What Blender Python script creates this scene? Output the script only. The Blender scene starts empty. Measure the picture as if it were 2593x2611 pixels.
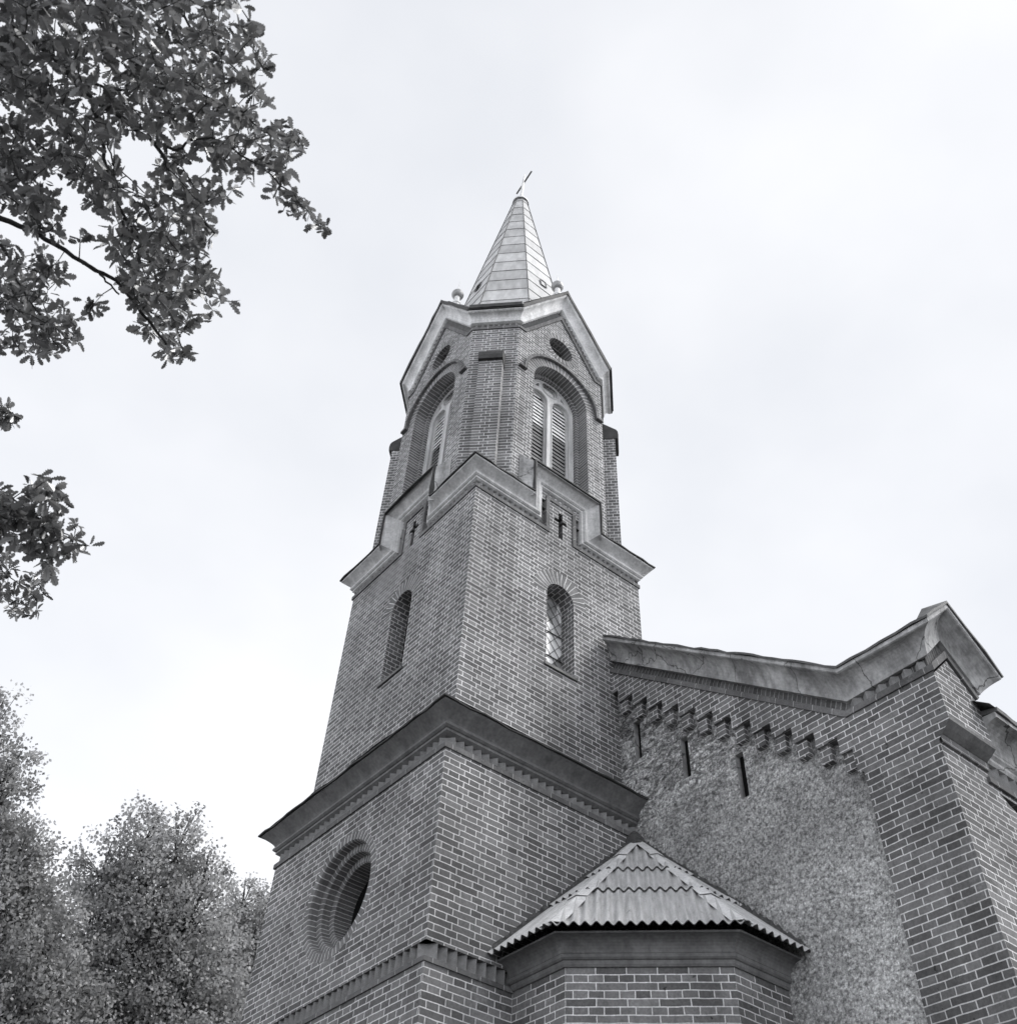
import bpy, math, random
import numpy as np
from mathutils import Vector, Matrix
from mathutils.geometry import delaunay_2d_cdt
random.seed(7)
RNG = np.random.default_rng(11)
C = bpy.context.scene.collection
R = math.radians

# ------------------------------------------------------------------ camera
CAM_POS = Vector((-5.167, -7.834, 1.6))
YAW, PITCH, ROLL = R(53.334), R(47.462), R(3.367)
_f = Vector((math.cos(PITCH)*math.cos(YAW), math.cos(PITCH)*math.sin(YAW), math.sin(PITCH)))
_r = Vector((math.sin(YAW), -math.cos(YAW), 0))
_u = _r.cross(_f)
CR = math.cos(ROLL)*_r + math.sin(ROLL)*_u
CU = -math.sin(ROLL)*_r + math.cos(ROLL)*_u
CF = _f
cd = bpy.data.cameras.new("camera")
cam = bpy.data.objects.new("camera", cd); C.objects.link(cam)
cd.sensor_fit = 'HORIZONTAL'; cd.sensor_width = 36.0; cd.lens = 36.0*2585.4/2593
cd.dof.use_dof = True; cd.dof.focus_distance = 13.0; cd.dof.aperture_fstop = 3.2
cd.clip_start = 0.1; cd.clip_end = 2000
M = Matrix((CR, CU, -CF)).transposed().to_4x4(); M.translation = CAM_POS
cam.matrix_world = M
bpy.context.scene.camera = cam

# ------------------------------------------------------------------ light
SUN_EL, SUN_AZ = R(50), R(-42)      # azimuth counted from +x towards +y
sc = bpy.context.scene
w = bpy.data.worlds.new("World"); sc.world = w; w.use_nodes = True
nt = w.node_tree; nt.nodes.clear()
def N(t, **k):
    n = nt.nodes.new(t)
    for a, b in k.items(): setattr(n, a, b)
    return n
sky = N('ShaderNodeTexSky', sky_type='NISHITA', sun_disc=False)
sky.sun_elevation = SUN_EL; sky.sun_rotation = R(90) - SUN_AZ
sky.air_density = 1.0; sky.dust_density = 3.0; sky.ozone_density = 1.0
bw = N('ShaderNodeRGBToBW')
tc = N('ShaderNodeTexCoord')
mp = N('ShaderNodeMapping'); mp.inputs['Scale'].default_value = (1.0, 1.0, 1.6)
nz = N('ShaderNodeTexNoise'); nz.inputs['Scale'].default_value = 1.7; nz.inputs['Detail'].default_value = 5
nz.inputs['Roughness'].default_value = .5
cr = N('ShaderNodeValToRGB')
cr.color_ramp.elements[0].position = .40; cr.color_ramp.elements[0].color = (13.6, 14.0, 14.9, 1)
cr.color_ramp.elements[1].position = .66; cr.color_ramp.elements[1].color = (16.2, 16.4, 17.0, 1)
mx = N('ShaderNodeMix', data_type='RGBA'); mx.inputs['Factor'].default_value = .95   # cloud cover
sx = N('ShaderNodeSeparateXYZ'); hz = N('ShaderNodeValToRGB')    # overcast that brightens towards the horizon
hz.color_ramp.elements[0].position = .10; hz.color_ramp.elements[1].position = 1.0
for k_, (p_, v_) in enumerate(((.10, 1.0), (.36, .345), (.62, .31), (1.0, .29))):
    e_ = hz.color_ramp.elements[0] if k_ == 0 else hz.color_ramp.elements[len(hz.color_ramp.elements)-1] if k_ == 3 else hz.color_ramp.elements.new(p_)
    e_.color = (v_, v_, v_, 1)
mm = N('ShaderNodeMix', data_type='RGBA', blend_type='MULTIPLY'); mm.inputs['Factor'].default_value = 1
bg = N('ShaderNodeBackground'); bg.inputs['Strength'].default_value = 0.1
out = N('ShaderNodeOutputWorld')
L = nt.links.new
L(sky.outputs['Color'], bw.inputs[0]); L(tc.outputs['Generated'], mp.inputs[0]); L(mp.outputs[0], nz.inputs['Vector'])
L(nz.outputs['Fac'], cr.inputs[0]); L(bw.outputs[0], mx.inputs['A']); L(cr.outputs[0], mx.inputs['B'])
L(tc.outputs['Generated'], sx.inputs[0]); L(sx.outputs['Z'], hz.inputs[0]); L(mx.outputs['Result'], mm.inputs['A']); L(hz.outputs[0], mm.inputs['B']); L(mm.outputs['Result'], bg.inputs['Color']); L(bg.outputs[0], out.inputs[0])
sd = bpy.data.lights.new("sun", 'SUN'); sd.energy = 1.5; sd.angle = R(30); sd.color = (1.0, .99, .975)
sun = bpy.data.objects.new("sun", sd); C.objects.link(sun)
sdir = Vector((math.cos(SUN_EL)*math.cos(SUN_AZ), math.cos(SUN_EL)*math.sin(SUN_AZ), math.sin(SUN_EL)))
sun.rotation_euler = sdir.to_track_quat('Z', 'Y').to_euler(); sun.location = (0, 0, 60)
vs = sc.view_settings
vs.view_transform = 'Standard'; vs.look = 'None'; vs.exposure = 1.1; vs.gamma = 1.0; vs.use_curve_mapping = False

# ------------------------------------------------------------------ materials
def newmat(name):
    m = bpy.data.materials.new(name); m.use_nodes = True
    t = m.node_tree; t.nodes.clear()
    o = t.nodes.new('ShaderNodeOutputMaterial'); b = t.nodes.new('ShaderNodeBsdfPrincipled')
    t.links.new(b.outputs[0], o.inputs[0])
    return m, t, b
def nd(t, typ, ins=None, **k):
    n = t.nodes.new(typ)
    for a, b in k.items(): setattr(n, a, b)
    for a, b in (ins or {}).items(): n.inputs[a].default_value = b
    return n
def g(v, tint=1.0): return (v*1.005, v, v*1.005*tint, 1)
def mixn(t, fac, a, b, blend='MIX'):
    m = nd(t, 'ShaderNodeMix', data_type='RGBA', blend_type=blend)
    for s, v in (('Factor', fac), ('A', a), ('B', b)):
        if isinstance(v, (int, float, tuple)): m.inputs[s].default_value = v
        else: t.links.new(v, m.inputs[s])
    return m.outputs['Result']
def ramp(t, src, p0, p1, c0=0.0, c1=1.0):
    r = nd(t, 'ShaderNodeMapRange', {'From Min': p0, 'From Max': p1, 'To Min': c0, 'To Max': c1})
    t.links.new(src, r.inputs['Value']); return r.outputs[0]
def brick_mat(name, lo=.115, hi=.24, mortar=.74, bw_=.28, rh=.0709, msize=.0054, squash=.5, offset=.5, dirt=.35, uvscale=1.0):
    m, t, b = newmat(name); lk = t.links.new
    uv = nd(t, 'ShaderNodeUVMap'); pos = nd(t, 'ShaderNodeNewGeometry')
    wob = nd(t, 'ShaderNodeTexNoise', {'Scale': 5.0, 'Detail': 3.0})
    lk(pos.outputs['Position'], wob.inputs['Vector'])
    sub = nd(t, 'ShaderNodeVectorMath', operation='SUBTRACT'); sub.inputs[1].default_value = (.5, .5, .5); lk(wob.outputs['Color'], sub.inputs[0])
    sca = nd(t, 'ShaderNodeVectorMath', operation='SCALE'); sca.inputs['Scale'].default_value = .016; lk(sub.outputs[0], sca.inputs[0])
    add = nd(t, 'ShaderNodeVectorMath', operation='ADD'); lk(uv.outputs[0], add.inputs[0]); lk(sca.outputs[0], add.inputs[1])
    br = nd(t, 'ShaderNodeTexBrick', {'Scale': 1.0, 'Mortar Size': msize, 'Mortar Smooth': .15, 'Bias': -.1, 'Brick Width': bw_, 'Row Height': rh,
            'Color1': g(lo), 'Color2': g(hi), 'Mortar': g(mortar)}, offset=offset, offset_frequency=2, squash=squash, squash_frequency=2)
    lk(add.outputs[0], br.inputs['Vector'])
    n1 = nd(t, 'ShaderNodeTexNoise', {'Scale': 38.0, 'Detail': 4.0, 'Roughness': .65}); lk(pos.outputs['Position'], n1.inputs['Vector'])
    n2 = nd(t, 'ShaderNodeTexNoise', {'Scale': 1.1, 'Detail': 5.0, 'Roughness': .6}); lk(pos.outputs['Position'], n2.inputs['Vector'])
    n3 = nd(t, 'ShaderNodeTexNoise', {'Scale': 16.0, 'Detail': 2.0, 'Roughness': .5}); lk(pos.outputs['Position'], n3.inputs['Vector'])
    v1 = ramp(t, n1.outputs['Fac'], .3, .75, .75, 1.22)
    c1 = mixn(t, 1.0, br.outputs['Color'], v1, 'MULTIPLY')
    # pits and burnt spots
    pit = ramp(t, n3.outputs['Fac'], .70, .76, 1.0, .35)
    c2 = mixn(t, 1.0, c1, pit, 'MULTIPLY')
    d = ramp(t, n2.outputs['Fac'], .32, .7, 1-dirt, 1.12)
    c3 = mixn(t, 1.0, c2, d, 'MULTIPLY')
    ms_ = nd(t, 'ShaderNodeMapping'); ms_.inputs['Scale'].default_value = (1, 1, .12); lk(pos.outputs['Position'], ms_.inputs[0])
    n4 = nd(t, 'ShaderNodeTexNoise', {'Scale': 3.2, 'Detail': 6.0, 'Roughness': .7, 'Distortion': .4}); lk(ms_.outputs[0], n4.inputs['Vector'])
    c3 = mixn(t, 1.0, c3, ramp(t, n4.outputs['Fac'], .36, .62, .82, 1.08), 'MULTIPLY')
    n5 = nd(t, 'ShaderNodeTexNoise', {'Scale': 2.3, 'Detail': 7.0, 'Roughness': .75}); lk(pos.outputs['Position'], n5.inputs['Vector'])
    c3 = mixn(t, ramp(t, n5.outputs['Fac'], .60, .76, 0, .55), c3, g(.42))      # lime bloom patches
    lk(c3, b.inputs['Base Color']); b.inputs['Roughness'].default_value = .9
    b.inputs['Specular IOR Level'].default_value = .25
    h = nd(t, 'ShaderNodeMath', operation='MULTIPLY'); lk(br.outputs['Fac'], h.inputs[0]); h.inputs[1].default_value = -1.0
    h2 = nd(t, 'ShaderNodeMath', operation='MULTIPLY_ADD'); lk(n1.outputs['Fac'], h2.inputs[0]); h2.inputs[1].default_value = .6; lk(h.outputs[0], h2.inputs[2])
    bp = nd(t, 'ShaderNodeBump', {'Strength': .6, 'Distance': .008}); lk(h2.outputs[0], bp.inputs['Height']); lk(bp.outputs[0], b.inputs['Normal'])
    return m
def stone_mat(name, v, var=.25, scale=6.0, rough=.85, bump=.3, bdist=.01, metallic=0.0, streak=False, spec=.3, crack=False):
    m, t, b = newmat(name); lk = t.links.new
    pos = nd(t, 'ShaderNodeNewGeometry')
    n1 = nd(t, 'ShaderNodeTexNoise', {'Scale': scale, 'Detail': 6.0, 'Roughness': .62})
    if streak:
        mpn = nd(t, 'ShaderNodeMapping'); mpn.inputs['Scale'].default_value = (1, 1, .18); lk(pos.outputs['Position'], mpn.inputs[0]); lk(mpn.outputs[0], n1.inputs['Vector'])
    else: lk(pos.outputs['Position'], n1.inputs['Vector'])
    n2 = nd(t, 'ShaderNodeTexNoise', {'Scale': scale*9, 'Detail': 3.0}); lk(pos.outputs['Position'], n2.inputs['Vector'])
    a = ramp(t, n1.outputs['Fac'], .28, .72, v*(1-var), v*(1+var))
    c = mixn(t, .5, a, ramp(t, n2.outputs['Fac'], .3, .7, .7, 1.3), 'MULTIPLY')
    if crack:
        wv = nd(t, 'ShaderNodeTexNoise', {'Scale': 4.0, 'Detail': 5.0}); lk(pos.outputs['Position'], wv.inputs['Vector'])
        pv = mixn(t, .25, pos.outputs['Position'], wv.outputs['Color'])
        vo = nd(t, 'ShaderNodeTexVoronoi', {'Scale': 1.6}, feature='DISTANCE_TO_EDGE'); lk(pv, vo.inputs['Vector'])
        if crack == 'open': c = mixn(t, 1.0, c, ramp(t, vo.outputs['Distance'], .003, .012, .3, 1.0), 'MULTIPLY')
        ms_ = nd(t, 'ShaderNodeMapping'); ms_.inputs['Scale'].default_value = (1, 1, .15); lk(pos.outputs['Position'], ms_.inputs[0])
        n4 = nd(t, 'ShaderNodeTexNoise', {'Scale': 6.0, 'Detail': 5.0, 'Roughness': .7}); lk(ms_.outputs[0], n4.inputs['Vector'])
        c = mixn(t, 1.0, c, ramp(t, n4.outputs['Fac'], .35, .62, .6 if crack == 'open' else .8, 1.1), 'MULTIPLY')
    lk(c, b.inputs['Base Color']); b.inputs['Roughness'].default_value = rough; b.inputs['Metallic'].default_value = metallic
    b.inputs['Specular IOR Level'].default_value = spec
    bp = nd(t, 'ShaderNodeBump', {'Strength': bump, 'Distance': bdist}); lk(n2.outputs['Fac'], bp.inputs['Height']); lk(bp.outputs[0], b.inputs['Normal'])
    return m
def roughcast_mat():
    m, t, b = newmat('roughcast'); lk = t.links.new
    pos = nd(t, 'ShaderNodeNewGeometry')
    vo = nd(t, 'ShaderNodeTexVoronoi', {'Scale': 42.0, 'Randomness': 1.0}); lk(pos.outputs['Position'], vo.inputs['Vector'])
    n1 = nd(t, 'ShaderNodeTexNoise', {'Scale': 30.0, 'Detail': 5.0, 'Roughness': .7}); lk(pos.outputs['Position'], n1.inputs['Vector'])
    mpn = nd(t, 'ShaderNodeMapping'); mpn.inputs['Rotation'].default_value = (R(35), 0, 0); mpn.inputs['Scale'].default_value = (1, 1, 2.2)
    lk(pos.outputs['Position'], mpn.inputs[0])
    n2 = nd(t, 'ShaderNodeTexNoise', {'Scale': 5.0, 'Detail': 6.0, 'Roughness': .72, 'Distortion': 1.2}); lk(mpn.outputs[0], n2.inputs['Vector'])
    n3 = nd(t, 'ShaderNodeTexNoise', {'Scale': .8, 'Detail': 2.0}); lk(pos.outputs['Position'], n3.inputs['Vector'])
    sp = ramp(t, n1.outputs['Fac'], .36, .6, .23, .90)
    sp2 = mixn(t, .55, sp, ramp(t, vo.outputs['Distance'], .1, .7, 1.35, .45), 'MULTIPLY')
    # thrown-on patches of the upper part (shape of its own), fading out downwards
    sx = nd(t, 'ShaderNodeSeparateXYZ'); lk(pos.outputs['Position'], sx.inputs[0])
    up = ramp(t, sx.outputs['Z'], 7.2, 8.6, 0.0, 1.0)
    pt = ramp(t, n2.outputs['Fac'], .42, .6, .30, 1.25)
    mul = mixn(t, up, (1, 1, 1, 1), pt)
    c = mixn(t, 1.0, sp2, mul, 'MULTIPLY')
    c = mixn(t, 1.0, c, ramp(t, n3.outputs['Fac'], .35, .65, .68, 1.12), 'MULTIPLY')
    lk(c, b.inputs['Base Color']); b.inputs['Roughness'].default_value = .95; b.inputs['Specular IOR Level'].default_value = .15
    hh = nd(t, 'ShaderNodeMath', operation='ADD'); lk(n1.outputs['Fac'], hh.inputs[0]); lk(ramp(t, n2.outputs['Fac'], .35, .65, 0, 1.2), hh.inputs[1])
    bp = nd(t, 'ShaderNodeBump', {'Strength': .9, 'Distance': .02}); lk(hh.outputs[0], bp.inputs['Height']); lk(bp.outputs[0], b.inputs['Normal'])
    return m
def flat_mat(name, v, rough=.8, spec=.3, metallic=0):
    m, t, b = newmat(name); b.inputs['Base Color'].default_value = g(v); b.inputs['Roughness'].default_value = rough
    b.inputs['Specular IOR Level'].default_value = spec; b.inputs['Metallic'].default_value = metallic
    return m
def leaf_mat(name, lo, hi, trans=.35, gloss=.35):
    m, t, b = newmat(name); lk = t.links.new
    at = nd(t, 'ShaderNodeAttribute', attribute_name='shade')
    a = ramp(t, at.outputs['Fac'], 0, 1, lo, hi)
    t.nodes.remove(b)
    df = nd(t, 'ShaderNodeBsdfDiffuse'); tr = nd(t, 'ShaderNodeBsdfTranslucent'); gl = nd(t, 'ShaderNodeBsdfGlossy', {'Roughness': .45, 'Color': (.8, .8, .8, 1)})
    lk(a, df.inputs[0]); lk(a, tr.inputs[0])
    ms = nd(t, 'ShaderNodeMixShader', {0: trans}); lk(df.outputs[0], ms.inputs[1]); lk(tr.outputs[0], ms.inputs[2])
    fr = nd(t, 'ShaderNodeFresnel', {'IOR': 1.4})
    ms2 = nd(t, 'ShaderNodeMixShader'); lk(ramp(t, fr.outputs[0], 0, 1, 0, gloss), ms2.inputs[0]); lk(ms.outputs[0], ms2.inputs[1]); lk(gl.outputs[0], ms2.inputs[2])
    o = [n for n in t.nodes if n.type == 'OUTPUT_MATERIAL'][0]; lk(ms2.outputs[0], o.inputs[0])
    return m
def zinc_mat():
    m, t, b = newmat('zinc_sheet'); lk = t.links.new
    pos = nd(t, 'ShaderNodeNewGeometry'); at = nd(t, 'ShaderNodeAttribute', attribute_name='shade')
    mpn = nd(t, 'ShaderNodeMapping'); mpn.inputs['Scale'].default_value = (1, 1, .3); lk(pos.outputs['Position'], mpn.inputs[0])
    n1 = nd(t, 'ShaderNodeTexNoise', {'Scale': 7.0, 'Detail': 5.0, 'Roughness': .6}); lk(mpn.outputs[0], n1.inputs['Vector'])
    a = ramp(t, n1.outputs['Fac'], .3, .7, .34, .54)
    c = mixn(t, 1.0, a, ramp(t, at.outputs['Fac'], 0, 1, .85, 1.12), 'MULTIPLY')
    lk(c, b.inputs['Base Color']); b.inputs['Metallic'].default_value = .0; b.inputs['Specular IOR Level'].default_value = .35
    lk(ramp(t, n1.outputs['Fac'], .3, .7, .5, .68), b.inputs['Roughness'])
    return m
def fibre_mat():
    m, t, b = newmat('fibre_cement'); lk = t.links.new
    uv = nd(t, 'ShaderNodeUVMap')
    mpn = nd(t, 'ShaderNodeMapping'); mpn.inputs['Scale'].default_value = (14, 1.2, 1); lk(uv.outputs[0], mpn.inputs[0])
    n1 = nd(t, 'ShaderNodeTexNoise', {'Scale': 1.6, 'Detail': 6.0, 'Roughness': .65}); lk(mpn.outputs[0], n1.inputs['Vector'])
    n2 = nd(t, 'ShaderNodeTexNoise', {'Scale': 60.0, 'Detail': 3.0}); lk(uv.outputs[0], n2.inputs['Vector'])
    n3 = nd(t, 'ShaderNodeTexNoise', {'Scale': 9.0, 'Detail': 6.0, 'Roughness': .75}); lk(uv.outputs[0], n3.inputs['Vector'])
    a = ramp(t, n1.outputs['Fac'], .32, .68, .34, .56)
    a = mixn(t, 1.0, a, ramp(t, n3.outputs['Fac'], .58, .68, 1.0, .55), 'MULTIPLY')
    c = mixn(t, .5, a, ramp(t, n2.outputs['Fac'], .3, .7, .7, 1.3), 'MULTIPLY')
    lk(c, b.inputs['Base Color']); b.inputs['Roughness'].default_value = .9; b.inputs['Specular IOR Level'].default_value = .2
    return m
def pane_mat():
    m, t, b = newmat('old_glass'); lk = t.links.new
    pos = nd(t, 'ShaderNodeNewGeometry')
    mpn = nd(t, 'ShaderNodeMapping'); mpn.inputs['Scale'].default_value = (5.2, 5.2, 3.1); mpn.inputs['Rotation'].default_value = (.3, .6, .2); lk(pos.outputs['Position'], mpn.inputs[0])
    vo = nd(t, 'ShaderNodeTexVoronoi', {'Scale': 1.0}); lk(mpn.outputs[0], vo.inputs['Vector'])
    bwn = nd(t, 'ShaderNodeRGBToBW'); lk(vo.outputs['Color'], bwn.inputs[0])
    lk(ramp(t, bwn.outputs[0], .25, .7, .22, .78), b.inputs['Base Color'])  # pale cells put the sky's brightness into the glass colour
    b.inputs['Roughness'].default_value = .22; b.inputs['Specular IOR Level'].default_value = .7
    return m
BR = brick_mat('brick_wall')
BRB = brick_mat('brick_belfry', lo=.13, hi=.26, mortar=.76, dirt=.25)
BRR = brick_mat('brick_radial', lo=.14, hi=.22, mortar=.62, bw_=.6, squash=1.0, offset=.0, msize=.0055, dirt=.2)
BRH = brick_mat('brick_header', lo=.12, hi=.2, mortar=.75, bw_=.14, squash=1.0, offset=.5, dirt=.3)
BRS = brick_mat('brick_soldier', lo=.085, hi=.14, mortar=.3, bw_=.0709, rh=.28, squash=1.0, offset=0, dirt=.4)
BRT = stone_mat('brick_tooth', .22, .25, 14.0, bump=.3)
BRP = brick_mat('brick_plain', lo=.13, hi=.19, mortar=.45, bw_=.28, rh=.28, squash=1.0, msize=.004, dirt=.3)
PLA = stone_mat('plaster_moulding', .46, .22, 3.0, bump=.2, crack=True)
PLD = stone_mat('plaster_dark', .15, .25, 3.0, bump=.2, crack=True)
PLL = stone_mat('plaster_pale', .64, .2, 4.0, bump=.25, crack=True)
PLN = stone_mat('plaster_weathered', .38, .5, 2.2, bump=.5, crack='open')
TAR = stone_mat('tarred_sheet', .05, .4, 7.0, rough=.7, bump=.4)
SHE = stone_mat('sheet_edge', .10, .4, 9.0, rough=.6, bump=.4)
ZIN = zinc_mat()
FLA = stone_mat('flashing_sheet', .66, .2, 5.0, rough=.55, metallic=.2, bump=.2)
FIB = fibre_mat()
RCA = roughcast_mat()
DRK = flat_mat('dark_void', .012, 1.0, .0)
IRO = stone_mat('iron', .06, .3, 8.0, rough=.6, metallic=.3)
FRA = stone_mat('frame_paint', .5, .25, 8.0, rough=.7, streak=True, bump=.2)
SLP = stone_mat('slat_pale', .72, .25, 9.0, rough=.8, bump=.2)
SLD = stone_mat('slat_dark', .2, .35, 9.0, rough=.85, bump=.2)
GLS = pane_mat()
BAL = stone_mat('finial_metal', .3, .2, 9.0, rough=.5, metallic=.5)
BARK = stone_mat('bark', .045, .4, 14.0, rough=.95, bump=.8, bdist=.03)
OAK = leaf_mat('oak_leaf', .06, .25, .5, .3)
LIN = leaf_mat('linden_leaf', .17, .50, .5, .05)
MOSS = stone_mat('moss', .11, .5, 20.0, rough=1, bump=.9, bdist=.03)
GRA = stone_mat('ground_grass', .10, .35, 3.0, rough=1, bump=.8, bdist=.05)
TILE = stone_mat('roof_tile', .12, .3, 6.0, rough=.85, bump=.5)

# ------------------------------------------------------------------ mesh helpers
ZH = Vector((0, 0, 1))
class MB:
    def __init__(s): s.v = []; s.f = []; s.uv = []; s.m = []; s.mats = []; s.sh = []
    def face(s, pts, mat, uv=None, shade=.5):
        pts = [Vector(p) for p in pts]
        if mat not in s.mats: s.mats.append(mat)
        i = len(s.v); s.v += pts; s.f.append(tuple(range(i, i+len(pts)))); s.m.append(s.mats.index(mat)); s.sh.append(shade)
        if uv is None:
            n = Vector((0, 0, 0))
            for k in range(len(pts)):
                a, b = pts[k], pts[(k+1) % len(pts)]
                n += Vector(((a.y-b.y)*(a.z+b.z), (a.z-b.z)*(a.x+b.x), (a.x-b.x)*(a.y+b.y)))
            if n.length > 0: n.normalize()
            if abs(n.z) < .97:
                t = ZH.cross(n).normalized(); bt = n.cross(t)
                sg = 1 if bt.z > 0 else -1
                uv = [(p.dot(t), p.dot(bt)*sg) for p in pts]
            else: uv = [(p.x, p.y) for p in pts]
        s.uv += uv
    def box(s, a, b, mat, frame=None):
        """axis box between corners a and b, optional (origin, X, Y, Z) frame"""
        O, X, Y, Zv = frame or (Vector((0, 0, 0)), Vector((1, 0, 0)), Vector((0, 1, 0)), ZH)
        def P(x, y, z): return O + X*x + Y*y + Zv*z
        x0, y0, z0 = a; x1, y1, z1 = b
        for q in (((x0,y0,z0),(x1,y0,z0),(x1,y0,z1),(x0,y0,z1)), ((x1,y1,z0),(x0,y1,z0),(x0,y1,z1),(x1,y1,z1)),
                  ((x0,y1,z0),(x0,y0,z0),(x0,y0,z1),(x0,y1,z1)), ((x1,y0,z0),(x1,y1,z0),(x1,y1,z1),(x1,y0,z1)),
                  ((x0,y0,z1),(x1,y0,z1),(x1,y1,z1),(x0,y1,z1)), ((x0,y1,z0),(x1,y1,z0),(x1,y0,z0),(x0,y0,z0))):
            s.face([P(*p) for p in q], mat)
    def tube(s, pts, rad, mat, n=8, cap=True):
        pts = [Vector(p) for p in pts]
        if not hasattr(rad, '__len__'): rad = [rad]*len(pts)
        rings = []
        for i, p in enumerate(pts):
            d = (pts[min(i+1, len(pts)-1)] - pts[max(i-1, 0)]).normalized()
            a = d.orthogonal().normalized() if i == 0 else (rings[-1][1] - d*rings[-1][1].dot(d)).normalized()
            b = d.cross(a)
            rings.append(([p + (a*math.cos(2*math.pi*k/n) + b*math.sin(2*math.pi*k/n))*rad[i] for k in range(n)], a))
        for i in range(len(pts)-1):
            A, B = rings[i][0], rings[i+1][0]
            for k in range(n): s.face([A[k], A[(k+1) % n], B[(k+1) % n], B[k]], mat)
        if cap: s.face(rings[0][0][::-1], mat); s.face(rings[-1][0], mat)
    def lathe(s, c, prof, mat, n=16):
        c = Vector(c)
        for (r0, z0), (r1, z1) in zip(prof, prof[1:]):
            for k in range(n):
                a, b = 2*math.pi*k/n, 2*math.pi*(k+1)/n
                P = lambda r, z, t: c + Vector((r*math.cos(t), r*math.sin(t), z))
                s.face([P(r0, z0, a), P(r0, z0, b), P(r1, z1, b), P(r1, z1, a)], mat)
    def build(s, name, parent=None, smooth=False, merge=False):
        me = bpy.data.meshes.new(name); me.from_pydata([tuple(p) for p in s.v], [], s.f)
        ul = me.uv_layers.new(name='UVMap'); ul.data.foreach_set('uv', [c for q in s.uv for c in q])
        for m in s.mats: me.materials.append(m)
        me.polygons.foreach_set('material_index', s.m)
        at = me.attributes.new('shade', 'FLOAT', 'FACE'); at.data.foreach_set('value', s.sh)
        if merge:
            import bmesh
            bm = bmesh.new(); bm.from_mesh(me); bmesh.ops.remove_doubles(bm, verts=bm.verts, dist=1e-5); bm.to_mesh(me); bm.free()
        if smooth: me.polygons.foreach_set('use_smooth', [True]*len(me.polygons))
        o = bpy.data.objects.new(name, me); C.objects.link(o)
        if parent: o.parent = parent
        return o
def empty(name, loc, label, cat, group=None):
    o = bpy.data.objects.new(name, None); C.objects.link(o); o.location = loc; o.empty_display_size = .3
    o['label'] = label; o['category'] = cat
    if group: o['group'] = group
    return o
class Fr:
    """wall frame: origin, d = left-to-right seen from outside, n = outward"""
    def __init__(s, O, d): s.O = Vector(O); s.d = Vector(d).normalized(); s.n = s.d.cross(ZH)
    def P(s, u, z, dep=0.0): return s.O + s.d*u + ZH*z - s.n*dep
def inpoly(x, y, poly):
    c = False; j = len(poly)-1
    for i in range(len(poly)):
        xi, yi = poly[i]; xj, yj = poly[j]
        if (yi > y) != (yj > y) and x < (xj-xi)*(y-yi)/(yj-yi)+xi: c = not c
        j = i
    return c
def panel(mb, fr, outline, holes, mat, dep=0.0):
    pts, edges = [], []
    for l in [outline]+list(holes):
        b = len(pts); pts += [Vector(p) for p in l]; edges += [(b+i, b+(i+1) % len(l)) for i in range(len(l))]
    vs_, _, fs_, *_r = delaunay_2d_cdt(pts, edges, [], 0, 1e-6)
    for tri in fs_:
        q = [vs_[i] for i in tri]; cx = sum(p.x for p in q)/len(q); cy = sum(p.y for p in q)/len(q)
        if not inpoly(cx, cy, outline) or any(inpoly(cx, cy, h) for h in holes): continue
        ar = (q[1]-q[0]).cross(q[2]-q[0])
        if ar < 0: q = q[::-1]
        mb.face([fr.P(p.x, p.y, dep) for p in q], mat, [(p.x, p.y) for p in q])
def arch(cu, half, zs, zb, n=28):
    pts = [(cu-half, zb), (cu+half, zb)]
    return pts + [(cu+half*math.cos(math.pi*i/n), zs+half*math.sin(math.pi*i/n)) for i in range(n+1)]
def circle(cu, cz, r, n=48): return [(cu+r*math.cos(2*math.pi*i/n), cz+r*math.sin(2*math.pi*i/n)) for i in range(n)]
def strip(mb, fr, A, B, da, db, mat, closed=True, off=0.0, ref=None):
    """wall of a recess between outline A at depth da and outline B at depth db"""
    n = len(A); acc = off
    for i in range(n if closed else n-1):
        j = (i+1) % n
        Q = ref or A; l = math.hypot(Q[j][0]-Q[i][0], Q[j][1]-Q[i][1])
        w_ = abs(db-da) + math.hypot(B[i][0]-A[i][0], B[i][1]-A[i][1])
        mb.face([fr.P(*A[i], da), fr.P(*B[i], db), fr.P(*B[j], db), fr.P(*A[j], da)], mat, [(0.02, acc), (w_+.02, acc), (w_+.02, acc+l), (0.02, acc+l)])
        acc += l
def ring(mb, fr, cu, cz, r0, r1, a0, a1, dep, mat, n=40, rm=None, vo=0.0):
    rm = rm or (r0+r1)/2
    P = lambda r, a: (cu+r*math.cos(a), cz+r*math.sin(a))
    for i in range(n):
        a, b = a0+(a1-a0)*i/n, a0+(a1-a0)*(i+1)/n
        mb.face([fr.P(*P(r0, a), dep), fr.P(*P(r1, a), dep), fr.P(*P(r1, b), dep), fr.P(*P(r0, b), dep)], mat, [(.02, vo+a*rm), (.02+r1-r0, vo+a*rm), (.02+r1-r0, vo+b*rm), (.02, vo+b*rm)])
        mb.face([fr.P(*P(r1, a), dep), fr.P(*P(r1, a), 0.02), fr.P(*P(r1, b), .02), fr.P(*P(r1, b), dep)], mat)
def segframes(path):
    out = []
    hint = None
    for a, b, n in path:
        d = (Vector(b)-Vector(a)); l = d.length; d = d/l; n = Vector(n).normalized()
        out.append((Vector(a), Vector(b), d, n, n.cross(d), l))
    return out
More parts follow.
